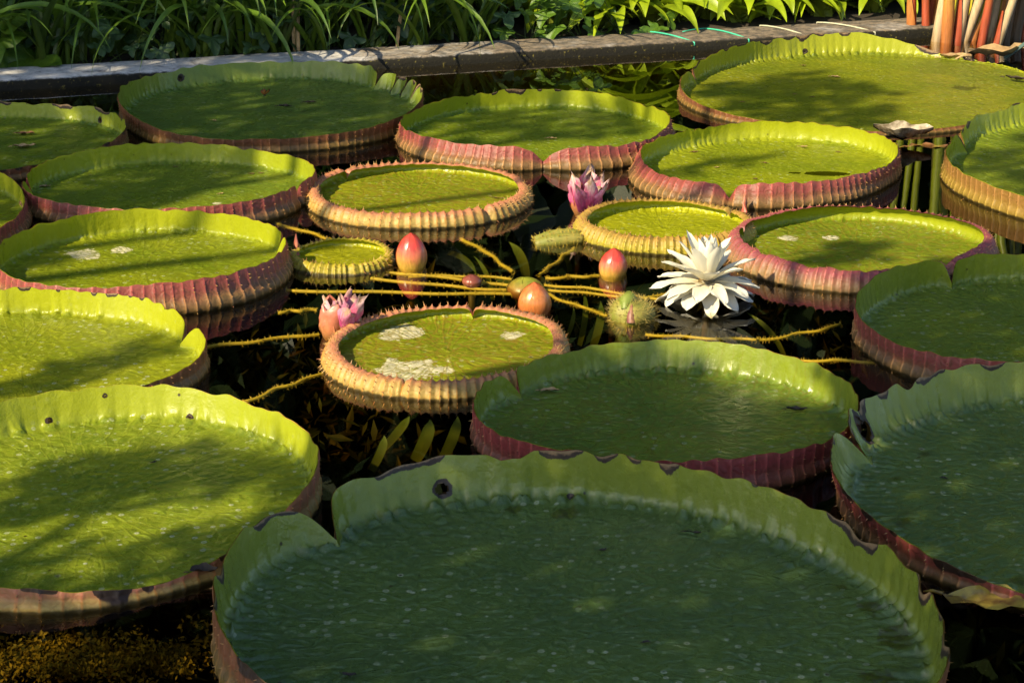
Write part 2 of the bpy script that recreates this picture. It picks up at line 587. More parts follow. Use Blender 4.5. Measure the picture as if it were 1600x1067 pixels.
    for a, sh, hr in holes:
        da = np.abs(angd(th, rad(a)))[None, :] * R
        ds = np.abs(S - sh) * rim
        jag = 0.25 * pnoise(th * 9, seed + 8, 2, 6)[None, :]
        q = np.sqrt(da ** 2 + ds ** 2) / hr * (1 + jag)
        q = np.where(S <= 0, 9, q)
        BR = np.maximum(BR, np.clip(1.75 - q, 0, 1) * 0.8)
        dead |= (q < 1).ravel()
    tx, ty = tilt
    Z = Z + np.maximum(S, 0) * 0 + tx * X + ty * Y
    F = grid_faces(nr, nth)
    F = F[~dead[F].all(1)]
    for sx, sy, sa, sb in slits:
        fx, fy = X.ravel()[F].mean(1) - sx, Y.ravel()[F].mean(1) - sy
        F = F[~(((fx / sa) ** 2 + (fy / sb) ** 2 < 1) & (S.ravel()[F].max(1) <= 0))]
    V = np.stack([X.ravel(), Y.ravel(), Z.ravel()], 1)
    TH = np.broadcast_to(th - th0, (nr, nth))
    bm_, um_ = mats
    # inner face: floor part and rim share one surface
    o = link('leaf_blade', mesh_np('leaf_blade', V, F, {'rr': RR, 'th': TH, 's': S, 'brown': BR}), root, bm_)
    # ---- outer face with ribs
    us = [0.86, 0.95, 1.0]
    so_ = np.linspace(0, 1, 17)[1:]
    nr2 = len(us) + len(so_)
    X2 = np.zeros((nr2, nth)); Y2 = X2.copy(); Z2 = X2.copy(); S2 = X2.copy(); B2 = X2.copy()
    for i, uu in enumerate(us):
        r = Rt * uu
        X2[i], Y2[i], Z2[i] = r * cosT, r * sinT, zf - 0.022
    nrm = []
    for j, sv in enumerate(so_):
        i = len(us) + j
        k = int(round(sv * M))
        d_, z_, a_ = prof_at(k)
        t = 0.022 * (1 - sstep(np.array(sv), 0, 0.5)) + 0.006 * (1 - sv) + 0.0012
        t = t + ((0.0034 - 0.001 * curl) * rib + (0.0005 + 0.0038 * curl) * np.abs(np.sin(np.pi * (fr + 0.5)))) * min(1.0, (1 - sv) * 5 + 0.2)
        r = Rt + d_ + np.sin(a_) * t
        X2[i], Y2[i], Z2[i] = r * cosT, r * sinT, zf + z_ - np.cos(a_) * t
        S2[i] = sv
        B2[i] = BR[len(u) + int(round(sv * ns)) - 1]
        nrm.append(a_)
    Z2 = Z2 + tx * X2 + ty * Y2
    V2 = np.stack([X2.ravel(), Y2.ravel(), Z2.ravel()], 1)
    F2 = grid_faces(nr2, nth)[:, ::-1]
    if holes:
        dead2 = np.zeros((nr2, nth), bool)
        for a, sh, hr in holes:
            da = np.abs(angd(th, rad(a)))[None, :] * R
            q = np.sqrt(da ** 2 + ((S2 - sh) * rim) ** 2) / hr
            dead2 |= (q < 1) & (S2 > 0)
        dead2 = dead2.ravel()
        F2 = F2[~dead2[F2].all(1)]
    RB = np.broadcast_to(rib, (nr2, nth))
    rimo = link('rim', mesh_np('rim', V2, F2, {'s': S2, 'rib': RB, 'brown': B2}), root, um_)
    # ---- spines on the ribs
    if spn:
        cen = [int(round(x)) for x in np.interp(np.arange(0, N) + 0.0, ph, np.arange(nth))]
        SV, SF, n0 = [], [], 0
        for ci in cen:
            ci = min(max(ci, 0), nth - 1)
            if ell[ci] < 0.4 * rim:
                continue
            for q in range(spn):
                j = int(np.clip((q + random.random()) / spn * (len(so_) - 1), 1, len(so_) - 1))
                i = len(us) + j
                p = np.array([X2[i, ci], Y2[i, ci], Z2[i, ci]])
                if p[2] < -0.02:
                    continue
                a_ = nrm[j][ci]
                n = np.array([math.sin(a_) * cosT[ci], math.sin(a_) * sinT[ci], -math.cos(a_)])
                tdir = np.array([-sinT[ci], cosT[ci], 0])
                b = np.cross(n, tdir)
                n = n + 0.35 * random.uniform(-1, 1) * tdir + 0.35 * random.uniform(-1, 1) * b
                L = spine * random.uniform(0.5, 1.35)
                w = min(0.0013, spine * 0.2)
                p = p - n * 0.001
                SV += [p + tdir * w, p - tdir * w * 0.5 + b * w, p - tdir * w * 0.5 - b * w, p + n * L]
                SF += [(n0, n0 + 1, n0 + 3), (n0 + 1, n0 + 2, n0 + 3), (n0 + 2, n0, n0 + 3)]
                n0 += 4
        if SV:
            sp = link('spines', mesh_np('spines', np.array(SV), np.array(SF), smooth=False), rimo, SPINE)
            sp['kind'] = 'stuff'
    return root


SPINE = simple_mat('spine', (0.50, 0.34, 0.10), (0.42, 0.16, 0.08), 30, 0.5, 0.05, trans=0.2)

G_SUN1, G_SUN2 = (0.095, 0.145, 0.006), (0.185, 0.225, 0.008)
G_SHADE1, G_SHADE2 = (0.050, 0.094, 0.028), (0.072, 0.124, 0.030)  # duller blue-green: shade and sky tint put into the shaded pads' colour
#          skin top              skin bottom           rib top               rib bottom
U_PINK = ((0.24, 0.055, 0.045), (0.17, 0.105, 0.035), (0.42, 0.09, 0.075), (0.50, 0.27, 0.09))
U_YEL = ((0.42, 0.17, 0.09), (0.46, 0.32, 0.085), (0.50, 0.17, 0.09), (0.50, 0.24, 0.04))
U_OLIVE = ((0.20, 0.075, 0.035), (0.16, 0.105, 0.022), (0.26, 0.10, 0.045), (0.36, 0.20, 0.05))


def pad_mats(key, R, c=(G_SUN1, G_SUN2), u=U_PINK, vein=(0.11, 0.12, 0.005), **kw):
    uk = {k: kw.pop(k) for k in ('low', 'high', 'net') if k in kw}
    return blade_mat('pad_top_' + key, c[0], c[1], vein, R, **kw), under_mat('pad_rim_' + key, *u, **uk)


RED_VEIN = (0.20, 0.11, 0.02)
SHADED = (G_SHADE1, G_SHADE2)
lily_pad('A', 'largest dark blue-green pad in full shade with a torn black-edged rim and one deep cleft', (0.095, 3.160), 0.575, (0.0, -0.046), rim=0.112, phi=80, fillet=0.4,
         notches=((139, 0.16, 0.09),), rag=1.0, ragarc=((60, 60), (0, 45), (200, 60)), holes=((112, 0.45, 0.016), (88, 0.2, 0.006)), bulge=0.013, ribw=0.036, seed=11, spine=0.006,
         mats=pad_mats('A', 0.575, SHADED, U_OLIVE, vein=(0.045, 0.08, 0.012), dust=0.6, wet=((0.0, 0.535, 0.03), (-0.09, 0.545, 0.02), (0.53, 0.10, 0.03), (0.545, -0.02, 0.04), (0.50, 0.20, 0.02), (0.5, -0.15, 0.03)), rough=0.24, spec=0.6, yellow=-0.22), detail=7, hkeys=((70, 45, 1.05), (190, 25, 0.85)), phikeys=((80, 40, 8),))
lily_pad('B', 'sunlit pad with glossy spotted back rim and a pink ribbed stub of front rim', (-0.826, 3.745), 0.432, (-0.042, 0.017), rim=0.082, phi=78, notches=((-22, 0.12, 0.05),), rag=0.8, ragarc=((-65, 30),),
         hkeys=((-65, 28, 0.18), (-100, 22, 0.6)), holes=((113, 0.30, 0.007), (75, 0.25, 0.006), (98, 0.78, 0.005)), bulge=0.007, seed=23, ribw=0.033, mats=pad_mats('B', 0.435, ((0.085, 0.135, 0.010), (0.15, 0.20, 0.012)), U_YEL, dust=0.75, veinamt=0.3, vein=(0.24, 0.26, 0.03)), phikeys=((-100, 30, 12),))
lily_pad('C', 'lime pad with a deep slit in its side rim above the open dark water', (-1.165, 4.60), 0.385, (0.085, -0.077), rim=0.075, phi=82, notches=((16, 0.12, 0.05),), bulge=0.006, seed=31, hkeys=((-75, 60, 0.42),),
         mats=pad_mats('C', 0.4, ((0.12, 0.165, 0.007), (0.20, 0.235, 0.009)), U_OLIVE, dust=0.7), rag=0.3, ragarc=((90, 60),))
lily_pad('D', 'lime pad with an upright glossy rim and pink striped spiny outer wall', (-1.005, 5.365), 0.378, (0.0, 0.004), rim=0.078, phi=92, notches=((18, 0.08, 0.03),), bulge=0.005, seed=37, ribw=0.03,
         mats=pad_mats('D', 0.354, vein=(0.10, 0.11, 0.005), veinamt=0.65, bleach=((-0.20, 0.16, 0.05), (-0.1, 0.2, 0.03)), dust=0.5), phikeys=((-70, 50, 12),), spine=0.008)
lily_pad('E', 'pad mostly hidden beyond the lime pad, only its curved side rim showing', (-2.15, 5.78), 0.70, rim=0.070, phi=88, notches=((170, 0.1, 0.05),), seed=41, mats=pad_mats('E', 0.7), spn=3)
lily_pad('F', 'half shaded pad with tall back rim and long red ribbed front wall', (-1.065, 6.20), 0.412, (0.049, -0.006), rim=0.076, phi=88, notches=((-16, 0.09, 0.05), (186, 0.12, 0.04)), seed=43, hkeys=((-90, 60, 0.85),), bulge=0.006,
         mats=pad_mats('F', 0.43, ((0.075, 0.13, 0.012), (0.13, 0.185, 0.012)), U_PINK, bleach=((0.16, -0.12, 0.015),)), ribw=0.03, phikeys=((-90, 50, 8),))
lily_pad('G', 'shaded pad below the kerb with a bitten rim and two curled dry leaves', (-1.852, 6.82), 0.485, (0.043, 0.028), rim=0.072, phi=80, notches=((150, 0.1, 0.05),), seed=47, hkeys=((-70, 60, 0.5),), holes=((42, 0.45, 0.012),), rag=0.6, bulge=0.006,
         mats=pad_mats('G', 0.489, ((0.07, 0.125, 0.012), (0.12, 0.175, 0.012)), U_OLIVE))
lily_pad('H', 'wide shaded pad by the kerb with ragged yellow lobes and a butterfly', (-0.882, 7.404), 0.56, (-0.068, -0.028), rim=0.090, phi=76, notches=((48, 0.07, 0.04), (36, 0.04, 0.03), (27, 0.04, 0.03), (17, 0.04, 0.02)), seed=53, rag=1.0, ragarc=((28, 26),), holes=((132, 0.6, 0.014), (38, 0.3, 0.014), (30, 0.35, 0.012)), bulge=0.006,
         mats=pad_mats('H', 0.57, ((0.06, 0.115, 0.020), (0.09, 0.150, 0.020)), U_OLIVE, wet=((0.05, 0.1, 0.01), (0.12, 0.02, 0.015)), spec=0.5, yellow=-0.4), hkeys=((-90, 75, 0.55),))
lily_pad('I', 'green pad with red outer wall and heart-shaped cleft in its front rim', (0.088, 7.0), 0.464, (-0.019, 0.005), rim=0.074, phi=94, notches=((-88, 0.26, 0.10),), seed=59, rag=1.0, ragarc=((105, 24),), bulge=0.005,
         mats=pad_mats('I', 0.474, ((0.075, 0.13, 0.010), (0.14, 0.195, 0.010)), U_PINK), phikeys=((-90, 60, 14),), spine=0.008)
lily_pad('J', 'young pad with thick inward-rolled spiny yellow rim, pink on its far side', (-0.29, 6.16), 0.325, (0.0, 0.0), rim=0.056, phi=205, curl=1.0, notches=((138, 0.06, 0.02), (-50, 0.05, 0.02)), seed=61, bulge=0.003, ribw=0.026, zf=0.008,
         mats=pad_mats('J', 0.306, ((0.12, 0.165, 0.006), (0.20, 0.235, 0.008)), U_YEL, vein=RED_VEIN, veinamt=0.7, low=0.35, high=0.8), spine=0.010, spn=7)
lily_pad('K', 'young pad with rolled spiny rim and white papery patches on its floor', (-0.157, 4.665), 0.277, (-0.02, 0.03), rim=0.052, phi=205, curl=1.0, notches=((78, 0.05, 0.03), (-108, 0.03, 0.01)), seed=67, bulge=0.003, ribw=0.020, zf=0.008,
         mats=pad_mats('K', 0.263, ((0.12, 0.16, 0.006), (0.19, 0.225, 0.008)), U_YEL, vein=RED_VEIN, veinamt=0.8, bleach=((-0.08, -0.12, 0.085), (-0.12, 0.17, 0.055), (0.16, 0.14, 0.035)), low=0.35, high=0.85), spine=0.010, spn=7)
lily_pad('L', 'small bright yellow pad with a rolled warty rim ending in a red tip', (0.445, 5.78), 0.226, (0.05, -0.02), rim=0.056, phi=200, curl=1.0, notches=((28, 0.08, -0.03),), seed=71, bulge=0.003, ribw=0.019, zf=0.009,
         mats=pad_mats('L', 0.25, ((0.20, 0.235, 0.006), (0.29, 0.31, 0.008)), ((0.34, 0.21, 0.04), (0.36, 0.30, 0.02), (0.48, 0.27, 0.06), (0.52, 0.42, 0.05)), vein=(0.16, 0.17, 0.005)), spine=0.010, spn=6)
lily_pad('M', 'bright pad with pink bulging rim, front cleft and a dark slit in its floor', (0.828, 6.50), 0.418, (-0.024, 0.106), rim=0.074, phi=98, curl=0.35, notches=((-112, 0.16, 0.07),), seed=73, bulge=0.005,
         mats=pad_mats('M', 0.439, ((0.12, 0.17, 0.006), (0.20, 0.24, 0.008)), U_PINK, veinamt=0.35), slits=((0.19, -0.035, 0.075, 0.03), (0.09, -0.03, 0.02, 0.012)), phikeys=((-150, 40, 40), (-60, 50, 10)), spine=0.008)
lily_pad('N', 'pad with a rolled mauve-red rim folded in beside the white flower', (0.985, 5.535), 0.350, (0.01, 0.019), rim=0.070, phi=170, curl=0.85, notches=((-44, 0.38, 0.24), (162, 0.05, 0.03)), seed=79, bulge=0.003, ribw=0.023, zf=0.008,
         mats=pad_mats('N', 0.36, ((0.09, 0.14, 0.008), (0.15, 0.20, 0.010)), ((0.26, 0.06, 0.07), (0.27, 0.18, 0.075), (0.40, 0.10, 0.10), (0.42, 0.22, 0.08)), vein=RED_VEIN, veinamt=0.6, bleach=((-0.19, 0.16, 0.03), (-0.06, 0.16, 0.025))), spine=0.008, spn=6)
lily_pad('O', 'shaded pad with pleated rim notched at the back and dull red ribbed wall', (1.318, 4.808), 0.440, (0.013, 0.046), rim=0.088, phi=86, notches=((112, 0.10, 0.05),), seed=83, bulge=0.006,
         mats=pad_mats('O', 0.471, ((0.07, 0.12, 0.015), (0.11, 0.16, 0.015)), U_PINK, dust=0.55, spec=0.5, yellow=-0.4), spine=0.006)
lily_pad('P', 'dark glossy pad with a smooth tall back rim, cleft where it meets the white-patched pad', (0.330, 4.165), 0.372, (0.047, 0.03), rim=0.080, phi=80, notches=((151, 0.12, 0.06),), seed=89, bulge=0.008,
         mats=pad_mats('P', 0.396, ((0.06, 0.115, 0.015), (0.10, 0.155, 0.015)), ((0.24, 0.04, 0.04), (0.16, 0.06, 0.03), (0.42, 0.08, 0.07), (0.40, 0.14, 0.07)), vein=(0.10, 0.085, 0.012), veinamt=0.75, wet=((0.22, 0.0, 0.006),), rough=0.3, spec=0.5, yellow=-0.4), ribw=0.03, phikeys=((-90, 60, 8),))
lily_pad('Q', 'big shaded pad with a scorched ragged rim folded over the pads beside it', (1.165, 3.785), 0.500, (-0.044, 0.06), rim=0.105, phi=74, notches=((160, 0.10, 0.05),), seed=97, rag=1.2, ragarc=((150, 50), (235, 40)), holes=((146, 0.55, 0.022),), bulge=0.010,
         hkeys=((-110, 40, 0.15),), mats=pad_mats('Q', 0.509, SHADED, U_PINK, wet=((-0.38, 0.08, 0.025), (-0.40, -0.12, 0.03), (-0.3, 0.22, 0.012), (-0.25, -0.4, 0.02)), dust=0.6, spec=0.55, yellow=-0.25), phikeys=((165, 30, -14),))
lily_pad('R', 'largest far pad with a worn-down front edge and scalloped sunlit back rim', (1.375, 7.80), 0.715, (-0.025, 0.083), rim=0.105, phi=78, notches=((170, 0.06, 0.03),), seed=101, rag=1.0, ragarc=((100, 60),), holes=((102, 0.35, 0.012),), bulge=0.008,
         hkeys=((205, 35, 0.55), (-90, 75, 0.08), (15, 42, 0.08), (48, 20, 0.10), (-30, 40, 0.1)), mats=pad_mats('R', 0.727, ((0.10, 0.14, 0.008), (0.17, 0.19, 0.010)), U_OLIVE, wet=((0.38, 0.05, 0.05),), dust=0.3), phikeys=((150, 30, 12),))
lily_pad('S', 'pad with a tall scalloped lime back rim and yellow-brown outer wall above its dark reflection', (2.091, 6.498), 0.715, (-0.085, 0.105), rim=0.088, phi=82, notches=((158, 0.06, 0.03),), seed=103, hkeys=((-140, 50, 0.85),), rag=0.9, ragarc=((135, 22),), bulge=0.008,
         mats=pad_mats('S', 0.725, ((0.085, 0.135, 0.012), (0.15, 0.20, 0.012)), ((0.25, 0.13, 0.03), (0.26, 0.17, 0.025), (0.40, 0.2, 0.06), (0.46, 0.32, 0.06))))
lily_pad('T', 'tiny half-sunken yellow pad with a prickly rolled rim beside the tall red bud', (-0.478, 5.49), 0.130, rim=0.034, phi=190, curl=1.0, notches=((140, 0.10, -0.10),), seed=107, bulge=0.002, ribw=0.017, zf=0.002,
         mats=pad_mats('T', 0.117, ((0.20, 0.22, 0.006), (0.28, 0.29, 0.008)), ((0.36, 0.30, 0.02), (0.34, 0.28, 0.02), (0.48, 0.36, 0.05), (0.50, 0.40, 0.05))), spine=0.010, spn=5)

# ------------------------------------------------------------------ flowers and buds
def petal_mesh(name, L, W, a0, a1, cup=0.25, tip=0.7, nu=10, nv=6, crumple=0.0, seed=0, base=0.0, x0=0.0):
    """one petal rooted at the origin, growing along +x, slope angle from a0 to a1 degrees; ca runs base to tip"""
    r = np.random.default_rng(seed)
    V, A = [], []
    x, z = x0, 0.0
    ph = r.uniform(0, 6.28, 6)
    for i in range(nu):
        s = i / (nu - 1)
        a = rad(a0 + (a1 - a0) * s)
        if i:
            x += L / (nu - 1) * math.cos(a)
            z += L / (nu - 1) * math.sin(a)
        w = W * (0.32 + base + 0.68 * math.sin(math.pi * min(1, (s * 0.92 + 0.04)) ** tip)) * (1 if s < 0.8 else math.sqrt(max(0.0, 1 - ((s - 0.8) / 0.2) ** 2)) * 0.94 + 0.06)
        for j in range(nv):
            v = j / (nv - 1) * 2 - 1
            lift = cup * w * v * v * 0.5
            cx = crumple * (math.sin(9 * s + 5 * v + ph[0]) + 0.7 * math.sin(17 * s - 8 * v + ph[1])) * (0.3 + s)
            V.append((x - lift * math.sin(a) + cx * 0.6, v * w * 0.5 + crumple * math.sin(13 * s + ph[2]) * s, z + lift * math.cos(a) + cx + 0.03 * w * math.cos(v * 9) * 0.5))
            A.append(s)
    return mesh_np(name, V, grid_faces(nu, nv), {'ca': A})


def add_petal(parent, me, mat, az, loc=(0, 0, 0), tilt=0.0, sc=1.0, name='petal', roll=0.0):
    o = link(name, me, parent, mat)
    o.rotation_euler = Matrix.Rotation(az, 4, 'Z').to_3x3().to_4x4().to_euler() if not (tilt or roll) else (Matrix.Rotation(az, 4, 'Z') @ Matrix.Rotation(-tilt, 4, 'Y') @ Matrix.Rotation(roll, 4, 'X')).to_euler()
    o.location = loc
    o.scale = (sc, sc, sc)
    return o


WHITE = attr_ramp_mat('white_petal', [(0.0, (0.72, 0.55, 0.30)), (0.14, (0.70, 0.65, 0.48)), (1.0, (0.70, 0.68, 0.58))], 0.5, var=0.05, scale=12, bump=0.25, bscale=40, trans=0.22, stretch=(1, 6, 1), spec=0.3)
for nd in WHITE.node_tree.nodes:                      # keep the petals clean: no dark mottling
    if nd.type == 'MAP_RANGE':
        nd.inputs[4].default_value = 0.03
STALK = simple_mat('stalk', (0.34, 0.27, 0.02), (0.46, 0.35, 0.025), 40, 0.6, 0.2, 100)
DSTALK = simple_mat('dark_stalk', (0.05, 0.045, 0.01), (0.09, 0.07, 0.015), 40, 0.6, 0.2, 100)
PRICK = simple_mat('prickle', (0.44, 0.34, 0.04), (0.36, 0.24, 0.03), 40, 0.6, 0.1)

wl = at(1103, 468)
wf = thing('water_lily_flower', 'fully open white water lily flower standing on the dark water', 'flower', wl)
zb = 0.046
lay = [  # count, L, W, slope at base, slope at tip, height, start radius, azimuth offset, cup
    (11, 0.122, 0.052, 0, -36, zb - 0.008, 0.014, 0.15, 0.15),
    (11, 0.132, 0.044, 12, -20, zb + 0.000, 0.014, 0.42, 0.25),
    (8, 0.128, 0.040, 40, 18, zb + 0.006, 0.012, 0.10, 0.35),
    (7, 0.122, 0.040, 66, 56, zb + 0.010, 0.012, 0.55, 0.5),
    (9, 0.104, 0.040, 74, 100, zb + 0.012, 0.020, 0.20, 0.8),
    (7, 0.094, 0.034, 80, 102, zb + 0.014, 0.012, 0.70, 0.9)]
for li, (n, L, W, p0, p1, zz_, r0, off, cup) in enumerate(lay):
    me = [petal_mesh('petal', L * q, W * q2, p0, p1, cup, 0.85, 12, 7, 0.0018, li * 3 + k) for k, (q, q2) in enumerate(((1, 1), (0.93, 1.1), (1.05, 0.92)))]
    for k in range(n):
        az = off + 2 * math.pi * k / n + random.uniform(-0.12, 0.12)
        add_petal(wf, me[k % 3], WHITE, az, (r0 * math.cos(az), r0 * math.sin(az), zz_ + random.uniform(-.002, .002)), rad(random.uniform(-4, 4)), random.uniform(0.96, 1.04), roll=rad(random.uniform(-5, 5)))
# receptacle ring and flower stalk
V, F = tube([(0, 0, -0.2), (0, 0, 0.0), (0, 0, 0.02), (0, 0, 0.045), (0, 0, 0.062)], [0.008, 0.010, 0.014, 0.024, 0.018], 14)
mb = Mesh(); mb.add(V, F); mb.build('stalk', simple_mat('receptacle', (0.12, 0.10, 0.03), (0.10, 0.06, 0.02), 30), wf)


def bud(name, label, loc, H, Rw, mat, group=None, sink=0.015, lean=(0, 0), squat=0.36):
    t = thing(name, label, 'flower bud', loc, group)
    hs = np.linspace(0, 1, 15)
    prof_ = [Rw * (math.sin(math.pi * min(1.0, (h * 0.80 + 0.20)) ** 1.05) ** 0.62) for h in hs]
    prof_[-1] = 0.0008
    z0 = -sink
    T = H + sink
    V, F = tube([(lean[0] * h * h, lean[1] * h * h, z0 + h * T) for h in hs], [p * 0.965 for p in prof_], 20)
    b = Mesh(); b.add(V, F, [min(1, max(0, (v[2] - z0) / T)) for v in V]); b.build('body', mat, t)
    for k in range(4):
        a0 = k * math.pi / 2 + 0.6
        V, A = [], []
        nv = 9
        for i, h in enumerate(hs):
            for j in range(nv):
                v = j / (nv - 1) * 2 - 1
                wid = 0.98 - 0.35 * h ** 3
                a = a0 + v * wid
                rr_ = prof_[i] * (1.0 + 0.02 * (k % 2) + 0.015 * (1 - abs(v))) + 0.0012 * math.exp(-((abs(v) - 1) / 0.15) ** 2)
                V.append((rr_ * math.cos(a) + lean[0] * h * h, rr_ * math.sin(a) + lean[1] * h * h, z0 + h * T * (1 + 0.02 * (1 - abs(v)))))
                A.append(h)
        o_ = link('sepal', mesh_np('sepal', V, grid_faces(len(hs), nv), {'ca': A}), t, mat)
    V, F = tube([(0, 0, -0.22), (0, 0, -sink + 0.004)], [0.008, 0.010], 8)
    b = Mesh(); b.add(V, F); b.build('stalk', DSTALK, t)
    return t


BUDR = attr_ramp_mat('bud_red', [(0.0, (0.52, 0.36, 0.04)), (0.28, (0.56, 0.30, 0.06)), (0.5, (0.58, 0.17, 0.08)), (0.72, (0.52, 0.05, 0.04)), (1.0, (0.44, 0.05, 0.03))], 0.28, var=0.35, scale=22, stretch=(3, 3, 0.7), bump=0.1)
BUDO = attr_ramp_mat('bud_copper', [(0.0, (0.26, 0.07, 0.02)), (0.3, (0.48, 0.14, 0.035)), (0.7, (0.54, 0.19, 0.05)), (1.0, (0.40, 0.09, 0.03))], 0.26, var=0.4, scale=22, stretch=(3, 3, 0.7), bump=0.1)
BUDD = attr_ramp_mat('bud_dark', [(0.0, (0.20, 0.09, 0.03)), (0.6, (0.24, 0.06, 0.035)), (1.0, (0.14, 0.04, 0.03))], 0.3, var=0.4, scale=22, bump=0.1)
bud('lily_bud', 'tall pointed red and yellow bud beside the tiny prickly pad', at(643, 416), 0.094, 0.042, BUDR, 'flower buds rising from the water')
bud('lily_bud', 'squat red bud with yellow base between the yellow pad and the white flower', at(957, 428), 0.072, 0.038, BUDR, 'flower buds rising from the water', lean=(0.004, 0))
bud('lily_bud', 'copper orange bud touching the rolled rim of the white-patched pad', at(835, 488), 0.080, 0.042, BUDO, 'flower buds rising from the water')
b_ = bud('lily_bud', 'small dark red bud lying half under water among the stalks', at(737, 440), 0.020, 0.026, BUDD, 'flower buds rising from the water', sink=0.012)
GSHOOT = attr_ramp_mat('shoot', [(0.0, (0.14, 0.05, 0.02)), (0.5, (0.24, 0.11, 0.02)), (1.0, (0.22, 0.24, 0.02))], 0.35, var=0.5, scale=25, bump=0.15)
bud('lily_shoot', 'sunken brown-green shoot at the centre of the radiating stalks', at(822, 446), 0.022, 0.05, GSHOOT, None, sink=0.035, lean=(-0.006, 0.0))

PINK = attr_ramp_mat('pink_petal', [(0.0, (0.55, 0.10, 0.10)), (0.3, (0.66, 0.07, 0.18)), (0.65, (0.68, 0.17, 0.30)), (0.85, (0.66, 0.46, 0.46)), (1.0, (0.40, 0.26, 0.15))], 0.5, var=0.9, scale=28, bump=0.5, bscale=60, trans=0.2, stretch=(1, 4, 1), spec=0.3)
MAUVE = attr_ramp_mat('mauve_petal', [(0.0, (0.46, 0.08, 0.14)), (0.4, (0.58, 0.08, 0.24)), (0.8, (0.64, 0.24, 0.36)), (1.0, (0.36, 0.24, 0.16))], 0.5, var=0.9, scale=28, bump=0.5, bscale=60, trans=0.2, stretch=(1, 4, 1), spec=0.3)
SEPALR = attr_ramp_mat('wilted_sepal', [(0.0, (0.48, 0.22, 0.06)), (0.5, (0.52, 0.17, 0.09)), (1.0, (0.45, 0.14, 0.10))], 0.35, var=0.4, scale=20, bump=0.2)


def wilted(label, loc, Hh, lean, seed, mats, nin=12):
    r = random.Random(seed)
    t = thing('wilted_flower', label, 'flower', loc, 'faded pink flowers closing over the water')
    for k in range(4):
        az = k * math.pi / 2 + r.uniform(-.3, .3) + 0.5
        me = petal_mesh('sepal', Hh * r.uniform(0.72, 0.95), Hh * 0.52, 52, 108, 0.9, 0.7, 12, 7, 0.002, seed + k, base=0.1)
        add_petal(t, me, SEPALR, az, (0.016 * math.cos(az), 0.016 * math.sin(az), -0.012), name='sepal')
    for k in range(nin):
        az = k * 2 * math.pi / nin + r.uniform(-.3, .3)
        lay_ = k % 3
        me = petal_mesh('petal', Hh * r.uniform(0.85, 1.12), Hh * r.uniform(0.34, 0.52), r.uniform(34, 72), r.choice((78, 96, 118, 160, 200)), 0.9, 0.8, 15, 7, 0.006, seed + 20 + k)
        rr_ = 0.012 + 0.006 * lay_
        add_petal(t, me, mats[k % len(mats)], az, (rr_ * math.cos(az) + lean[0] * 0.2, rr_ * math.sin(az) + lean[1] * 0.2, 0.0), roll=r.uniform(-.3, .3), tilt=r.uniform(-.15, .2))
    V, F = tube([(0, 0, -0.2), (0, 0, -0.01), (0, 0, 0.012)], [0.009, 0.012, 0.024], 10)
    b = Mesh(); b.add(V, F); b.build('stalk', DSTALK, t)
    t.rotation_euler = (lean[1], lean[0], 0)
    return t


wilted('faded pink crumpled flower tucked behind the small yellow pad', at(908, 333), 0.130, (0.05, 0.0), 300, (PINK, PINK, MAUVE))
wilted('faded mauve flower with an orange sepal leaning on the rolled rim', at(518, 524), 0.125, (0.1, 0.05), 340, (MAUVE, PINK, MAUVE))

# ---- young leaves still rolled up
HAIRY = simple_mat('young_leaf', (0.16, 0.17, 0.02), (0.26, 0.22, 0.04), 25, 0.6, 0.4, 70)
HAIR = simple_mat('hair', (0.42, 0.32, 0.10), (0.34, 0.26, 0.07), 30, 0.6, 0.1, trans=0.2)
SHOOTG = simple_mat('young_green', (0.13, 0.18, 0.02), (0.18, 0.21, 0.03), 30, 0.5, 0.3, 80)


def prickles(P, Nn, n, L, w, seed, zmin=-0.03):
    r = np.random.default_rng(seed)
    SV, SF = [], []
    ids = r.choice(len(P), n)
    for q, i in enumerate(ids):
        p, d = P[i], Nn[i] + r.normal(0, 0.28, 3)
        d = d / np.linalg.norm(d)
        if p[2] < zmin:
            continue
        a = np.cross(d, (0.3, 0.5, 0.8)); a /= np.linalg.norm(a)
        b = np.cross(d, a)
        l = L * r.uniform(0.5, 1.3)
        k = len(SV)
        SV += [p + a * w, p - a * w * .5 + b * w, p - a * w * .5 - b * w, p + d * l]
        SF += [(k, k + 1, k + 3), (k + 1, k + 2, k + 3), (k + 2, k, k + 3)]
    return mesh_np('prickles', np.array(SV), np.array(SF), smooth=False)


t = thing('young_leaf_ball', 'round hairy unopened leaf with a purple tip beside the white flower', 'young leaf', at(987, 497), None)
V = []
nu_, nv_ = 22, 40
for i in range(nu_):
    a = -1.35 + (1.35 + math.pi / 2) * i / (nu_ - 1)
    for j in range(nv_):
        b = 2 * math.pi * j / (nv_ - 1)
        rr_ = 0.058 * (1 + 0.05 * math.sin(3 * b + 1) + 0.03 * math.sin(20 * b) * math.cos(a))
        fold = 0.016 * math.exp(-((b - 4.2) / 0.35) ** 2) * max(0, math.cos(a - 0.4))
        rr_ -= fold
        V.append((rr_ * math.cos(a) * math.cos(b), rr_ * math.cos(a) * math.sin(b), 0.012 + 0.042 * math.sin(a) * (1 - 0.1 * math.cos(b))))
V = np.array(V)
link('body', mesh_np('body', V, grid_faces(nu_, nv_)), t, HAIRY)
V2, F2 = tube([(-0.020, -0.030, 0.030), (-0.016, -0.012, 0.046), (-0.004, 0.004, 0.050), (0.012, 0.008, 0.048)], [0.010, 0.021, 0.022, 0.006], 12)
mb = Mesh(); mb.add(V2, F2); mb.build('inner_fold', SHOOTG, t)
V2, F2 = tube([(-0.004, -0.052, 0.004), (-0.004, -0.047, 0.022), (-0.003, -0.036, 0.040), (-0.002, -0.032, 0.048)], [0.012, 0.011, 0.006, 0.001], 10)
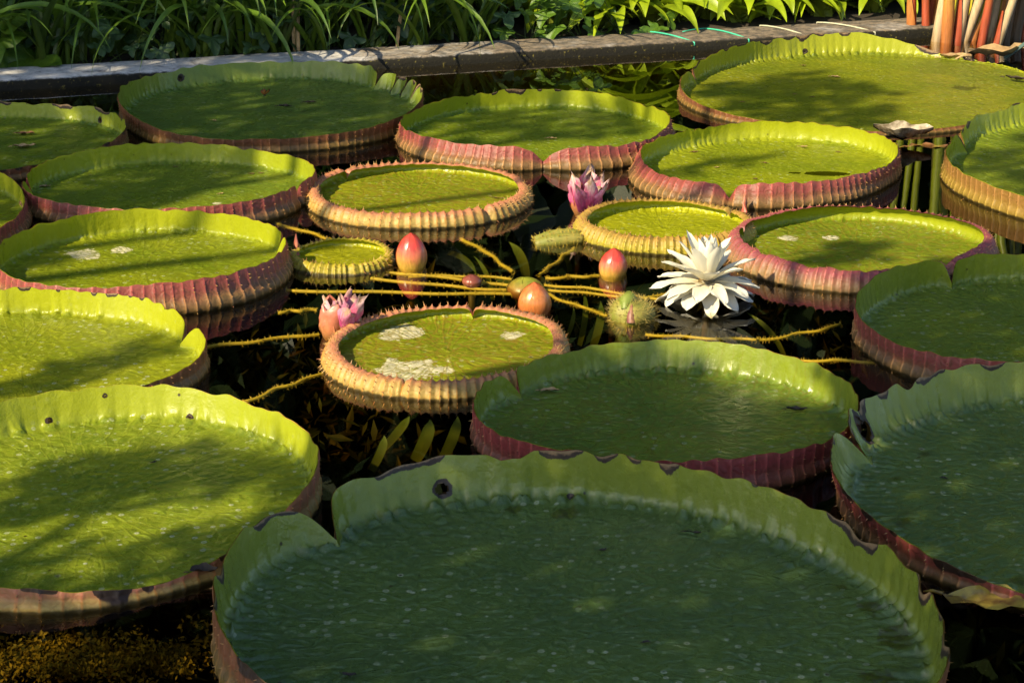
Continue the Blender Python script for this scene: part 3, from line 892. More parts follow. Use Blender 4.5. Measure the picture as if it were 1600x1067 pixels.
mb = Mesh(); mb.add(V2, F2); mb.build('tip', simple_mat('purple_tip', (0.16, 0.05, 0.05), (0.24, 0.12, 0.05), 40), t)
Nn = V / np.linalg.norm(V - np.array([0, 0, 0.005]), axis=1)[:, None]
pr = link('prickles', prickles(V, Nn, 900, 0.016, 0.0007, 5), t, HAIR); pr['kind'] = 'stuff'

t = thing('rolled_young_leaf', 'spiny rolled-up young leaf floating beside the small yellow pad', 'young leaf', at(874, 378))
allP, allN = [], []
for oy, oz, r_ in ((0.012, 0.008, 0.021), (-0.014, 0.004, 0.020)):
    pts = bez((-0.072, oy * 0.5, oz - 0.006), (0.0, oy * 1.2, oz + 0.010), (0.066, oy, oz + 0.004), 14)
    V2, F2 = tube(pts, [r_ * (0.25 + 0.75 * math.sin(math.pi * (0.1 + 0.8 * i / 13)) ** 0.5) * (1 + 0.06 * (i % 2)) for i in range(14)], 14)
    mb = Mesh(); mb.add(V2, F2); mb.build('roll', HAIRY, t)
    P_ = np.array([tuple(v) for v in V2]); C_ = np.repeat(np.array([tuple(p) for p in pts]), 14, 0)
    C_ = np.vstack([C_, C_[-1:]])
    d = P_ - C_; d /= (np.linalg.norm(d, axis=1)[:, None] + 1e-6)
    allP.append(P_[:-1]); allN.append(d[:-1])
pr = link('prickles', prickles(np.vstack(allP), np.vstack(allN), 420, 0.011, 0.0008, 8), t, PRICK); pr['kind'] = 'stuff'
t.rotation_euler = (0, 0, rad(12))

# red pointed tips of the two young pads
TIP = simple_mat('red_tip', (0.36, 0.07, 0.05), (0.42, 0.16, 0.08), 40)
for key_, px_, py_, h_ in (('L', 1163, 316, 0.035), ('T', 463, 384, 0.045)):
    root_ = [o_ for o_ in bpy.data.objects if o_.name.startswith('lily_pad') and (o_.location - PADS[key_][0]).length < 1e-4][0]
    p = at(px_, py_, 0.03) - PADS[key_][0]
    V2, F2 = tube([(p.x, p.y, 0.0), (p.x * 1.01, p.y * 1.01, 0.5 * h_ + 0.01), (p.x, p.y, h_ + 0.02)], [0.011, 0.008, 0.001], 8)
    mb = Mesh(); mb.add(V2, F2); mb.build('tip', TIP, root_)

# ------------------------------------------------------------------ stalks and weed under the water
def stalk(pts, r=0.0048, z=-0.013, seed=0, label='thin yellow prickly leaf stalk lying just under the dark water', lift=0.0):
    P = [at(x, y, z) for x, y in pts]
    C = bez(P[0], P[1], P[2], 26) if len(P) == 3 else [P[0].lerp(P[1], i / 25) for i in range(26)]
    C = [Vector((c.x + 0.004 * math.sin(i * .7 + seed), c.y + 0.006 * math.sin(i * .5 + seed), c.z - 0.004 * (1 - i / 25) + lift * math.sin(i / 25 * 3.14))) for i, c in enumerate(C)]
    t = thing('leaf_stalk', label, 'leaf stalk', C[0], 'submerged leaf stalks')
    L_ = [c - C[0] for c in C]
    V, F = tube(L_, [r] * 26, 8)
    b = Mesh(); b.add(V, F); b.build('stem', STALK, t)
    P_ = np.array([tuple(v) for v in V[:-1]]); c_ = np.repeat(np.array([tuple(p) for p in L_]), 8, 0)
    d = (P_ - c_) / r
    o_ = link('prickles', prickles(P_, d, int(700 * (C[-1] - C[0]).length) + 40, 0.006, 0.0008, seed, zmin=-1), t, PRICK)
    o_['kind'] = 'stuff'


SL = ['longest yellow prickly stalk, passing just in front of the tall red bud', 'yellow stalk passing just behind the tall red bud', 'yellow stalk running from the tiny prickly pad to the small dark bud', 'short stalk between the tiny prickly pad and the striped pink wall', 'stalk reaching from the mauve flower to the lime pad with the slit', 'short stub of stalk left of the mauve flower', 'stalk from the white-patched pad into the open water beside the spotted pad', 'crooked stalk running from the yellow rolled pad to the sunken shoot', 'stalk joining the sunken shoot to the squat red bud', 'stalk running from the sunken shoot behind the hairy leaf ball', 'stalk running from the sunken shoot to the hairy leaf ball', 'stalk passing behind the white flower', 'crooked stalk running from the spiny rolled leaf to the sunken shoot', 'stalk running from the copper bud to the hairy leaf ball', 'wavy stalk between the white flower and the dull red wall', 'stalk beside the dark glossy pad below the dull red wall', 'straight stalk in front of the white flower reflection', 'yellow stalk ending at the small dark bud']
for i, pts in enumerate([
        [(812, 458), (640, 462), (450, 454)], [(800, 446), (700, 432), (588, 424)], [(800, 452), (690, 448), (540, 430)], [(520, 373), (470, 362), (428, 350)],
        [(500, 520), (410, 530), (300, 546)], [(498, 482), (470, 484), (436, 488)], [(512, 580), (450, 604), (384, 628)], [(800, 425), (770, 395), (722, 374)],
        [(850, 434), (890, 431), (938, 432)], [(850, 444), (940, 452), (1010, 468)], [(852, 450), (960, 462), (1030, 468)], [(1010, 462), (1080, 455), (1140, 448)],
        [(842, 428), (872, 410), (900, 386)], [(848, 456), (900, 476), (952, 494)], [(1178, 531), (1240, 524), (1314, 508)], [(1250, 562), (1320, 564), (1394, 570)], [(1010, 520), (1090, 528), (1180, 531)],
        [(640, 430), (720, 428), (800, 436)]]):
    stalk(pts, label=SL[i], seed=i, r=0.0050 if i < 9 else 0.0042, lift=0.004 if i % 3 == 0 else 0.0)

WEED = simple_mat('pond_weed', (0.05, 0.10, 0.012), (0.10, 0.16, 0.02), 14, 0.5, 0.2, trans=0.2)
WEEDD = simple_mat('dark_weed', (0.010, 0.022, 0.004), (0.026, 0.042, 0.006), 10, 0.6, 0.2)


def ribbon(P0, P1, W, bow, n=10, fold=0.25):
    """leaf blade from P0 to P1 bowed by vector bow -> V, F, A"""
    P0, P1, bow = Vector(P0), Vector(P1), Vector(bow)
    V, A = [], []
    for i in range(n):
        s = i / (n - 1)
        p = P0.lerp(P1, s) + bow * (4 * s * (1 - s))
        q = P0.lerp(P1, min(1, s + .05)) + bow * (4 * min(1, s + .05) * (1 - min(1, s + .05)))
        t_ = (q - p).normalized() if i < n - 1 else (P1 - P0).normalized()
        side = t_.cross(Vector((0.1, -1, 0.4)))
        side.normalize()
        up = side.cross(t_)
        w = W * (0.55 + 0.45 * math.sin(math.pi * min(1, s * 0.8 + 0.2))) * (1 if s < 0.65 else max(0.04, 1 - ((s - 0.65) / 0.35) ** 1.6))
        V += [p - side * w / 2 + up * fold * w * 0.4, p, p + side * w / 2 + up * fold * w * 0.4]
        A += [s] * 3
    return [tuple(v) for v in V], grid_faces(n, 3), A


for i, (x0, y0, x1, y1, w) in enumerate([
        (822, 436, 795, 378, 0.028), (905, 540, 912, 455, 0.016), (925, 545, 938, 470, 0.022), (880, 540, 896, 480, 0.012), (648, 720, 672, 655, 0.03), (690, 720, 715, 650, 0.025),
        (1225, 556, 1165, 488, 0.014), (812, 472, 768, 432, 0.025), (790, 470, 760, 440, 0.02), (960, 540, 975, 500, 0.014), (700, 395, 745, 430, 0.02), (770, 470, 740, 400, 0.014),
        (850, 530, 870, 490, 0.014), (600, 700, 640, 650, 0.02), (1060, 560, 1030, 520, 0.012), (560, 400, 610, 440, 0.02), (890, 425, 870, 396, 0.016), (580, 735, 600, 680, 0.02)]):
    p0, p1 = at(x0, y0, -0.10), at(x1, y1, -0.025)
    t = thing('water_weed', 'narrow green ribbon leaf seen under the dark water', 'water plant', p0, 'green blades under the water')
    V, F, A = ribbon((0, 0, 0), p1 - p0, w, (0.01, 0, 0.01))
    link('leaf', mesh_np('leaf', V, F, {'ca': A}), t, WEED)


def leaf_cloud(name, centres, nper, spread, size, mat, seed, parent=None, flat=0.0, zmax=None, wid=0.28):
    """many small folded leaves in one mesh"""
    r = np.random.default_rng(seed)
    C = np.repeat(np.array(centres), nper, 0)
    n = len(C)
    C = C + r.normal(0, 1, (n, 3)) * np.array(spread)
    if zmax is not None:
        C[:, 2] = np.minimum(C[:, 2], zmax - r.uniform(0, 0.05, n))
    d = r.normal(0, 1, (n, 3)); d[:, 2] *= (1 - flat); d /= np.linalg.norm(d, axis=1)[:, None]
    u = r.normal(0, 1, (n, 3)); u[:, 2] = np.abs(u[:, 2]) + 0.6
    sd = np.cross(d, u); sd /= np.linalg.norm(sd, axis=1)[:, None]
    nn = np.cross(sd, d)
    s = size * r.uniform(0.6, 1.4, n)[:, None]
    base = C - d * s * .5
    V = np.stack([base, C + sd * s * wid + nn * s * 0.05, C + d * s * .6, C - sd * s * wid + nn * s * 0.05], 1).reshape(-1, 3)
    i = np.arange(n)[:, None] * 4
    F = np.concatenate([i + np.array([[0, 1, 2]]), i + np.array([[0, 2, 3]])], 0)
    return link(name, mesh_np(name, V, F, smooth=False), parent, mat)


cs = []
for (x, y) in [(380, 560), (420, 640), (360, 680), (470, 600), (540, 660), (600, 680), (640, 700), (400, 590), (690, 400), (720, 420), (760, 400), (880, 520), (1080, 540), (1200, 500), (1240, 560), (1000, 500), (560, 470), (620, 470), (480, 380),
               (300, 960), (250, 1000), (330, 1020), (200, 1030), (560, 720), (1560, 1000), (1520, 1040), (960, 400), (740, 460), (1330, 560), (500, 700), (450, 560)]:
    cs.append(tuple(at(x, y, -0.16)))
o = leaf_cloud('submerged_weed', cs, 70, (0.13, 0.16, 0.05), 0.05, WEEDD, 77, zmax=-0.06, wid=0.14)
tag(o, 'dark leafy weed filling the water under the pads', 'water weed', kind='stuff')
# yellow algae mat under the near left water
c0 = at(150, 1010, -0.05)
cs = [(c0.x + 0.14 * random.gauss(0, 1), c0.y + 0.045 * random.gauss(0, 1), -0.05 - 0.04 * random.random()) for _ in range(110)]
o = leaf_cloud('algae_mat', cs, 60, (0.02, 0.012, 0.008), 0.009, simple_mat('algae', (0.10, 0.09, 0.006), (0.22, 0.17, 0.010), 30, 0.8, 0.8, 60), 79, zmax=-0.012)
tag(o, 'yellow-brown algae mat under the water below the pink rim stub', 'algae', kind='stuff')

# ------------------------------------------------------------------ scraps lying on the pads
DRY = [simple_mat('dry_tan', (0.28, 0.17, 0.07), (0.40, 0.27, 0.12), 40, 0.7, 0.4, 80), simple_mat('dry_brown', (0.10, 0.045, 0.02), (0.20, 0.09, 0.035), 40, 0.7, 0.4, 80), simple_mat('dry_dark', (0.018, 0.012, 0.006), (0.04, 0.025, 0.012), 40, 0.7, 0.4, 80)]


def dry_leaf(px, py, wpx, tone, label, z=0.013, asp=0.4, seed=0, curl=0.35, mat=None):
    p = at(px, py, z)
    r = random.Random(seed + int(px))
    L = wpx * p.y / FPX / 0.95
    t = tag(link('dry_leaf', None), label, 'dry leaf', 'dry leaf scraps')
    t.location = p
    t.rotation_euler = (0, 0, r.uniform(-0.6, 0.6))
    V, nu, nv = [], 9, 5
    p1, p2 = r.uniform(0, 6), r.uniform(0, 6)
    for i in range(nu):
        s = i / (nu - 1) * 2 - 1
        w = L * asp * (1 - s * s) ** 0.6 * (1 + 0.25 * math.sin(5 * s + p1)) + L * 0.01
        for j in range(nv):
            v = j / (nv - 1) * 2 - 1
            V.append((s * L / 2, v * w / 2 + 0.08 * L * math.sin(3 * s + p2), curl * L * (0.25 * v * v * (1 - s * s) + 0.18 * s * s) + 0.03 * L * math.sin(7 * s + 4 * v + p2) + 0.03 * L))
    link('blade', mesh_np('blade', V, grid_faces(nu, nv)), t, mat or DRY[tone])
    V, F = tube([(-L / 2, 0, 0.05 * L), (-L * 0.62, 0.02 * L, 0.06 * L), (-L * 0.72, 0.05 * L, 0.02 * L)], [0.025 * L, 0.02 * L, 0.01 * L], 5)
    b = Mesh(); b.add(V, F); b.build('leaf_stem', mat or DRY[tone], t)
    return t


LBL = {'F': 'brown dry leaf scrap on the half shaded pad with red front wall', 'M': 'orange-brown dry scrap on the bright pad with a front cleft', 'R': 'brown dry scrap on the largest far pad', 'H': 'brown dry scrap on the wide shaded pad by the kerb', 'A': 'black rotten scrap on the largest dark pad'}
dry_leaf(858, 611, 32, 0, 'curled tan dry leaf on the dark glossy pad near its cleft', asp=0.35)
dry_leaf(40, 210, 28, 1, 'brown curled dry leaf on the bitten pad, the one nearer the kerb')
dry_leaf(38, 230, 34, 0, 'longer tan dry leaf on the bitten pad, the one nearer the long red wall')
dry_leaf(70, 292, 18, 0, 'grey-tan dry scrap by the notched end of the half shaded pad')
for (x, y, w, tn) in ((275, 261, 9, 1), (393, 272, 10, 1), (408, 271, 9, 1), (345, 303, 10, 0)):
    dry_leaf(x, y, w, tn, LBL['F'])
dry_leaf(335, 189, 10, 0, 'pinkish round scrap on the wide shaded pad by the kerb')
dry_leaf(484, 161, 20, 2, 'dark rotten leaf on the wide shaded pad under its yellow lobes')
dry_leaf(445, 167, 22, 2, 'dark wet leaf lying just below the butterfly')
dry_leaf(862, 217, 16, 0, 'crumpled tan leaf in the middle of the heart-cleft pad')
for (x, y, w, tn) in ((1085, 238, 12, 1), (1195, 255, 10, 1), (1120, 262, 9, 0), (1255, 230, 14, 0), (1180, 280, 9, 1), (1310, 238, 9, 1)):
    dry_leaf(x, y, w, tn, LBL['M'])
dry_leaf(1305, 121, 16, 0, 'curled pale tan leaf in the middle of the largest far pad')
for (x, y, w, tn) in ((1242, 148, 8, 1), (1160, 160, 8, 1), (1270, 152, 8, 1), (1255, 103, 9, 1)):
    dry_leaf(x, y, w, tn, LBL['R'])
for (x, y, w) in ((545, 1054, 26), (942, 859, 16), (1010, 1003, 16)):
    dry_leaf(x, y, w, 2, LBL['A'])
dry_leaf(1090, 832, 40, 2, 'thin black twig-like scrap on the largest dark pad', asp=0.06, curl=0.1)
dry_leaf(1245, 640, 34, 2, 'black wet scrap on the dark glossy pad near the scorched rim', asp=0.3)
dry_leaf(778, 310, 22, 1, 'thin orange twig-like scrap on the pad with yellow rolled rim', asp=0.08, curl=0.15, z=0.012)
dry_leaf(1475, 747, 14, 2, 'small black scrap in the middle of the scorched shaded pad')
dry_leaf(240, 722, 12, 2, 'small black scrap on the spotted sunlit pad')
dry_leaf(318, 893, 46, 2, 'curled dead brown flap at the torn front edge of the sunlit pad', z=0.03, asp=0.6, curl=0.6)
dry_leaf(205, 935, 60, 1, 'grey-brown rotten strip at the waterline below the sunlit pad', z=0.0, asp=0.35)
# rotting leaf heaps on the water
ROT = simple_mat('rotting', (0.10, 0.05, 0.015), (0.45, 0.33, 0.05), 18, 0.25, 0.8, 40)
FOAM = simple_mat('foam', (0.42, 0.36, 0.26), (0.10, 0.07, 0.03), 30, 0.18, 1.0, 50)
dry_leaf(1410, 218, 90, 0, 'wet glistening rotten leaf on the water between the far pads', z=0.012, asp=0.5, curl=0.9, mat=FOAM)
dry_leaf(1450, 232, 60, 0, 'sunken dark rotten leaf below the glistening one', z=-0.01, asp=0.4, curl=0.2, mat=DRY[1])
dry_leaf(1545, 945, 150, 0, 'yellow and brown rotten leaf edge at the big scorched pad', z=0.006, asp=0.55, curl=0.25, mat=ROT)
dry_leaf(1560, 88, 110, 0, 'long curled tan leaf lying at the foot of the red stems', z=0.01, asp=0.3, curl=0.4)
dry_leaf(1490, 92, 40, 0, 'short tan husk lying at the foot of the red stems', z=0.01, asp=0.5, curl=0.6)
dry_leaf(1590, 125, 40, 2, 'grey rotten leaf on the rim of the largest far pad', z=0.02, asp=0.3)

# butterfly
t = thing('butterfly', 'small orange and black butterfly resting on the wide shaded pad', 'butterfly', at(414, 154, 0.012))
V, F = tube([(-0.012, 0, 0.010), (-0.004, 0, 0.011), (0.004, 0, 0.013), (0.013, 0, 0.017), (0.016, 0, 0.018)], [0.001, 0.0028, 0.003, 0.0024, 0.0008], 8)
mb = Mesh(); mb.add(V, F); mb.build('body', DRY[2], t)
WING = attr_ramp_mat('wing', [(0.0, (0.03, 0.02, 0.01)), (0.35, (0.55, 0.18, 0.02)), (0.7, (0.45, 0.12, 0.01)), (1.0, (0.01, 0.01, 0.01))], 0.6, var=0.3, scale=200)
for s_ in (-1, 1):
    for k, (a, b) in enumerate(((0.7, 0.034), (-0.35, 0.028))):
        V, A = [(0, 0, 0)], [0]
        for j in range(9):
            w = -0.45 + 0.9 * j / 8
            q = b * (0.75 + 0.25 * math.cos(w * 2))
            V.append((q * math.sin(a + w), s_ * q * math.cos(a + w) * 0.42, q * 0.75 * math.cos(a + w) + 0.012))
            A.append(1)
            V.append((q * .55 * math.sin(a + w), s_ * q * .55 * math.cos(a + w) * 0.42, q * .55 * 0.75 * math.cos(a + w) + 0.012))
            A.append(0.5)
        V[0] = (0, 0, 0.012)
        F = []
        for j in range(8):
            F += [(0, 2 + 2 * j, 4 + 2 * j), (2 + 2 * j, 1 + 2 * j, 3 + 2 * j), (2 + 2 * j, 3 + 2 * j, 4 + 2 * j)]
        mb = Mesh(); mb.add(V, F, A); mb.build('wing', WING, t)
t.rotation_euler = (0, 0, rad(70))

# ------------------------------------------------------------------ planting behind the kerb
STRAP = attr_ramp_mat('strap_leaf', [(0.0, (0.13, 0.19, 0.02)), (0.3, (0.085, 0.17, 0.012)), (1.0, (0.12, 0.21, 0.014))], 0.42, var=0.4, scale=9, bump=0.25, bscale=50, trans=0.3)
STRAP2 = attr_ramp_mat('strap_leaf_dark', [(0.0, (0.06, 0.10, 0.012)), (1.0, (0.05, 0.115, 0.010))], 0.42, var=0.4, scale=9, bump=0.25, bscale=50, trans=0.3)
CRIN = attr_ramp_mat('broad_leaf', [(0.0, (0.32, 0.38, 0.05)), (0.3, (0.26, 0.36, 0.012)), (1.0, (0.30, 0.40, 0.012))], 0.36, var=0.4, scale=7, bump=0.2, bscale=30, trans=0.3)
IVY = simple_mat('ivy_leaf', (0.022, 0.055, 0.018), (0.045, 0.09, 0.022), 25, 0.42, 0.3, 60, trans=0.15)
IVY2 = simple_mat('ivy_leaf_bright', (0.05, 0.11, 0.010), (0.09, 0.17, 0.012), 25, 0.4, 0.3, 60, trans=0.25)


def strap_mesh(L, W, a0, a1, seed, n=14, fold=0.22, wave=0.0):
    """strap leaf rooted at the origin: rises at a0 degrees, ends at slope a1"""
    r = random.Random(seed)
    V, A = [], []
    x = z = 0.0
    yb = 0.0
    sw = r.uniform(-0.10, 0.10)
    tw = r.uniform(-0.9, 0.9)
    for i in range(n):
        s = i / (n - 1)
        a = rad(a0 + (a1 - a0) * s ** 1.5)
        if i:
            x += L / (n - 1) * math.cos(a)
            z += L / (n - 1) * math.sin(a)
        yb = sw * L * s * s
        w = W * (0.75 + 0.25 * math.sin(math.pi * min(1, s + .2))) * (1 if s < 0.6 else max(0.03, 1 - ((s - 0.6) / 0.4) ** 1.8))
        for j in range(5):
            v = j / 2.0 - 1
            dy, dn = v * w / 2 * math.cos(tw * s), abs(v) * fold * w + v * w / 2 * math.sin(tw * s) + wave * w * math.sin(9 * s + 4 * v + seed) * abs(v)
            V.append((x - dn * math.sin(a), yb + dy, z + dn * math.cos(a)))
            A.append(s)
    return mesh_np('leaf', V, grid_faces(n, 5), {'ca': A})


straps = [strap_mesh(random.uniform(0.55, 0.95), random.uniform(0.022, 0.036), random.uniform(58, 86), random.uniform(-75, 10), k) for k in range(16)]
straps2 = [m_.copy() for m_ in straps]
wides = [strap_mesh(random.uniform(0.6, 1.0), random.uniform(0.075, 0.11), random.uniform(42, 80), random.uniform(-50, 5), 50 + k, 18, 0.14, 0.12) for k in range(12)]
droops = [strap_mesh(random.uniform(0.8, 1.1), random.uniform(0.08, 0.11), random.uniform(38, 60), random.uniform(-60, -30), 120 + k, 18, 0.14, 0.14) for k in range(6)]
fronts = [strap_mesh(random.uniform(0.36, 0.5), random.uniform(0.075, 0.10), random.uniform(40, 66), random.uniform(-60, -30), 160 + k, 16, 0.14, 0.14) for k in range(8)]
lows = [strap_mesh(random.uniform(0.7, 1.0), random.uniform(0.08, 0.115), random.uniform(12, 36), random.uniform(-20, 5), 80 + k, 18, 0.14, 0.14) for k in range(6)]


def clump(name, label, cat, group, loc, meshes, mat, n, az=(0, 2 * math.pi), sc=(0.8, 1.15), spread=0.05):
    t = thing(name, label, cat, loc, group)
    for k in range(n):
        a = az[0] + (az[1] - az[0]) * (k + random.uniform(0, 1)) / n
        o_ = link('leaf', random.choice(meshes), t, mat)
        o_.location = (spread * random.uniform(-1, 1), spread * random.uniform(-1, 1), -0.01)
        o_.rotation_euler = (random.uniform(-.12, .12), random.uniform(-.1, .1), a)
        q = random.uniform(*sc)
        o_.scale = (q, q, q)
    return t


GZ = GROUND_Z
for px_, off in ((-61, 0.24), (21, 0.30), (80, 0.22), (115, 0.26), (165, 0.34), (221, 0.42), (285, 0.25), (318, 0.34), (345, 0.22), (391, 0.30), (431, 0.24), (470, 0.22), (515, 0.23), (560, 0.32), (601, 0.25), (640, 0.30), (671, 0.22), (721, 0.32), (765, 0.24), (800, 0.34)):
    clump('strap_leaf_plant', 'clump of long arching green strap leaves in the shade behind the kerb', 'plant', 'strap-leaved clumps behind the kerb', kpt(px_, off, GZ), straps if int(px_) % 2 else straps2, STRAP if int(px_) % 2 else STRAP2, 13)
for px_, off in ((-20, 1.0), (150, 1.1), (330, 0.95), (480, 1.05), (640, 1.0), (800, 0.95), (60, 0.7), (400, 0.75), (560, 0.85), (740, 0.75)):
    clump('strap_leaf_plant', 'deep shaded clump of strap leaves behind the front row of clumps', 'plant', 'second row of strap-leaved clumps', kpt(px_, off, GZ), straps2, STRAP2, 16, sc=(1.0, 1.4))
lab = ['broad glossy yellow-green leaves arching over the kerb beside the brown stone', 'low spreading broad leaves just left of the first green tie', 'sunlit clump of broad upright leaves above the green ties', 'broad leaves folded sharply downward behind the pale string', 'clump of broad wavy lime leaves folded over behind the kerb', 'broad lime clump behind the pale greenish string', 'broad-leaved lime clump next to the red stems', 'broad bright clump showing between and behind the red stems']
for k, (px_, off, n) in enumerate(((930, 0.46, 5), (1000, 0.40, 5), (1075, 0.42, 6), (1135, 0.48, 6), (1205, 0.40, 6), (1270, 0.46, 6), (1345, 0.42, 6), (1440, 0.46, 8))):
    t = clump('broad_leaf_plant', lab[k], 'plant', None, kpt(px_, off, GZ), wides, CRIN, n, spread=0.03, az=(-0.1, math.pi + 0.7))
    for q in range(7):
        o_ = link('leaf', fronts[(k + q * 3) % 8], t, CRIN)
        o_.location = (random.uniform(-.04, .04), random.uniform(-.02, .10), 0.0)
        o_.rotation_euler = (random.uniform(-.2, .2), random.uniform(-.15, .15), -math.pi * (0.08 + 0.84 * (q + random.random()) / 7) + 0.29)
    for q in range(9):
        o_ = link('leaf', (lows + droops)[(k * 5 + q * 7) % 12], t, CRIN)
        o_.location = (random.uniform(-.05, .05), random.uniform(-.03, .10), random.uniform(0.0, 0.03))
        o_.rotation_euler = (random.uniform(-.25, .25), random.uniform(-.25, .1), (math.pi * (0.94, 0.0, 1.02, -0.03, 0.8, 0.2, 0.97, 0.03, 0.5)[q]) + random.uniform(-.12, .12) + 0.29)
for k, (px_, off, n) in enumerate(((960, 0.75, 12), (1040, 0.6, 12), (1110, 0.9, 12), (1170, 0.55, 12), (1240, 0.75, 12), (1320, 0.6, 12), (1380, 0.95, 12), (1420, 0.6, 12), (1520, 0.7, 12), (1620, 0.6, 12), (920, 1.15, 12), (1000, 1.3, 12), (1085, 1.3, 12), (1160, 1.2, 12), (1225, 1.35, 12), (1300, 1.25, 12), (1365, 1.4, 12), (1450, 1.2, 12))):
    clump('broad_leaf_plant', 'lime broad-leaved clump in the second row behind the kerb', 'plant', 'second row of broad-leaved clumps', kpt(px_, off, GZ), wides + lows + droops + lows, CRIN, n + 8, sc=(0.8, 1.2), az=(0.05, math.pi + 0.5))


def ivy_mesh(seed, lobes=3):
    r = random.Random(seed)
    V = [(0, 0, 0)]
    n = 40
    for i in range(n):
        a = -math.pi * 0.86 + 2 * math.pi * 0.86 * i / (n - 1)
        w_ = (a * 3 / (2 * math.pi * 0.8) + 0.5) % 1.0 - 0.5
        q = 0.40 + 0.62 * (1 - 2 * abs(w_)) ** 1.1 * (1.0 if abs(a) < 0.9 else 0.72)
        V.append((q * math.cos(a) * 0.55 + 0.08, q * math.sin(a) * 0.62, 0.10 * abs(math.sin(a)) * q - 0.16 * q * q * max(0, math.cos(a)) + 0.03 * math.sin(7 * a + seed)))
    V2 = [(x * .5 + 0.02, y * .5, z * .35 + 0.03) for x, y, z in V[1:]]
    V += V2
    F = []
    for i in range(1, n):
        F.append((0, n + i, n + i + 1))
        F += [(n + i, i, i + 1), (n + i, i + 1, n + i + 1)]
    return mesh_np('leaf', V, F)


ivies = [ivy_mesh(k, 3) for k in range(6)]
ivies2 = [m_.copy() for m_ in ivies]


def ivy_plant(label, px_, off, n, size, mat, spots=None, group=None, bright=False):
    base = kpt(px_, off, GZ)
    t = thing('ivy_plant', label, 'ivy', base, group)
    st = Mesh()
    for k in range(n):
        p = Vector((random.uniform(-0.20, 0.20), random.uniform(-0.05, 0.10), random.uniform(0.03, 0.20)))
        o_ = link('leaf', random.choice(ivies2 if bright else ivies), t, mat)
        o_.location = p
        o_.rotation_euler = (random.uniform(-.5, .5), random.uniform(0.1, 0.9), -math.pi / 2 + random.uniform(-1.1, 1.1))
        q = size * random.uniform(0.7, 1.25)
        o_.scale = (q, q, q)
        V, F = tube([(p.x * 0.3, 0.03, 0), (p.x * 0.8, p.y + 0.03, p.z * 0.7), tuple(p)], [0.003, 0.0022, 0.0015], 5)
        st.add(V, F)
    st.build('stems', STRAP2, t)


for k, px_ in enumerate((205, 250, 310, 380, 412, 90, 555, 655, 20, 150, 600, 760)):
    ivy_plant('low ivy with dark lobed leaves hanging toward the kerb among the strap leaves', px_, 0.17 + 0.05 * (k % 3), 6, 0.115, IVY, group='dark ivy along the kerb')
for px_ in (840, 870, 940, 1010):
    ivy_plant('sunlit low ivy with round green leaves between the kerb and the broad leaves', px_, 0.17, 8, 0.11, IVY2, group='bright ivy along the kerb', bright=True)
ivy_plant('large pale lobed leaves at the kerb corner beside the dark strap clumps', -10, 0.25, 7, 0.30, IVY2, bright=True)
# pink blossom and dry straps among the leaves
t = thing('small_pink_flower', 'tiny pink blossom among the dark leaves above the kerb', 'flower', kpt(238, 0.30, GZ))
V, F = tube([(0, 0, 0), (0.01, 0, 0.1), (0.0, 0, 0.17)], [0.002, 0.0018, 0.001], 5)
mb = Mesh(); mb.add(V, F); mb.build('stem', STRAP2, t)
pm = petal_mesh('petal', 0.012, 0.009, 20, 40, 0.3, seed=9)
PK = simple_mat('pink_small', (0.55, 0.10, 0.35), (0.6, 0.18, 0.42), 40)
for k in range(5):
    add_petal(t, pm, PK, k * 1.2566, (0, 0, 0.17))
DRYS = [strap_mesh(0.42, 0.016, 75, 40, 200), strap_mesh(0.36, 0.02, 100, 60, 201)]
for k, px_ in enumerate((455, 487, 640)):
    t = clump('dry_strap_leaf', ('withered tan strap leaf standing straight behind the kerb', 'pale dead strap leaf next to the withered tan one', 'small curled pale dead leaf beside the dark ivy')[k], 'dry leaf', None, kpt(px_, 0.16, GZ), DRYS, DRY[0], 1, az=(1.2, 1.9), sc=(0.5, 0.95))

# dark undergrowth filling the gaps
cs = [tuple(kpt(x, o_, GZ + h_)) for x in range(-250, 1900, 60) for o_ in ((0.75, 1.1, 1.5) if x < 860 else (1.55, 1.8)) for h_ in (0.05, 0.22)]
UNDER = simple_mat('undergrowth', (0.012, 0.028, 0.006), (0.035, 0.065, 0.010), 8, 0.6, 0.2, trans=0.15)
o = leaf_cloud('undergrowth', cs, 34, (0.13, 0.13, 0.08), 0.07, UNDER, 91)
tag(o, 'dark low undergrowth filling the bed behind the kerb', 'undergrowth', kind='stuff')

# brown stone block behind the broad leaves
bx0, bx1 = kpt(800, 0.95, 0), kpt(1140, 0.95, 0)
V = []
nn_, mm_ = 24, 18
sect = []
for (d, z) in [(0, 0.0)] + [(0, GZ + 0.42 * k / 12) for k in range(1, 12)] + [(0.02, GZ + 0.44), (0.1, GZ + 0.45), (0.5, GZ + 0.45), (0.58, GZ + 0.44), (0.6, GZ + 0.40), (0.6, 0.0)]:
    sect.append((d, z))
for i in range(nn_):
    s_ = i / (nn_ - 1)
    for d, z in sect:
        p = bx0.lerp(bx1, s_) + KN * (d + random.uniform(-.012, .012))
        V.append((p.x + random.uniform(-.006, .006), p.y, z + random.uniform(-.006, .006)))
F = [tuple(f) for f in grid_faces(nn_, len(sect))[:, ::-1]] + [tuple(range(len(sect))), tuple((nn_ - 1) * len(sect) + k for k in reversed(range(len(sect))))]
mb = Mesh(); mb.add(V, F)
STONE = simple_mat('brown_stone', (0.10, 0.07, 0.045), (0.22, 0.16, 0.11), 6, 0.85, 0.8, 40)
tag(mb.build('stone_block', STONE, None, smooth=False), 'weathered brown stone block behind the broad lime leaves', 'stone block')

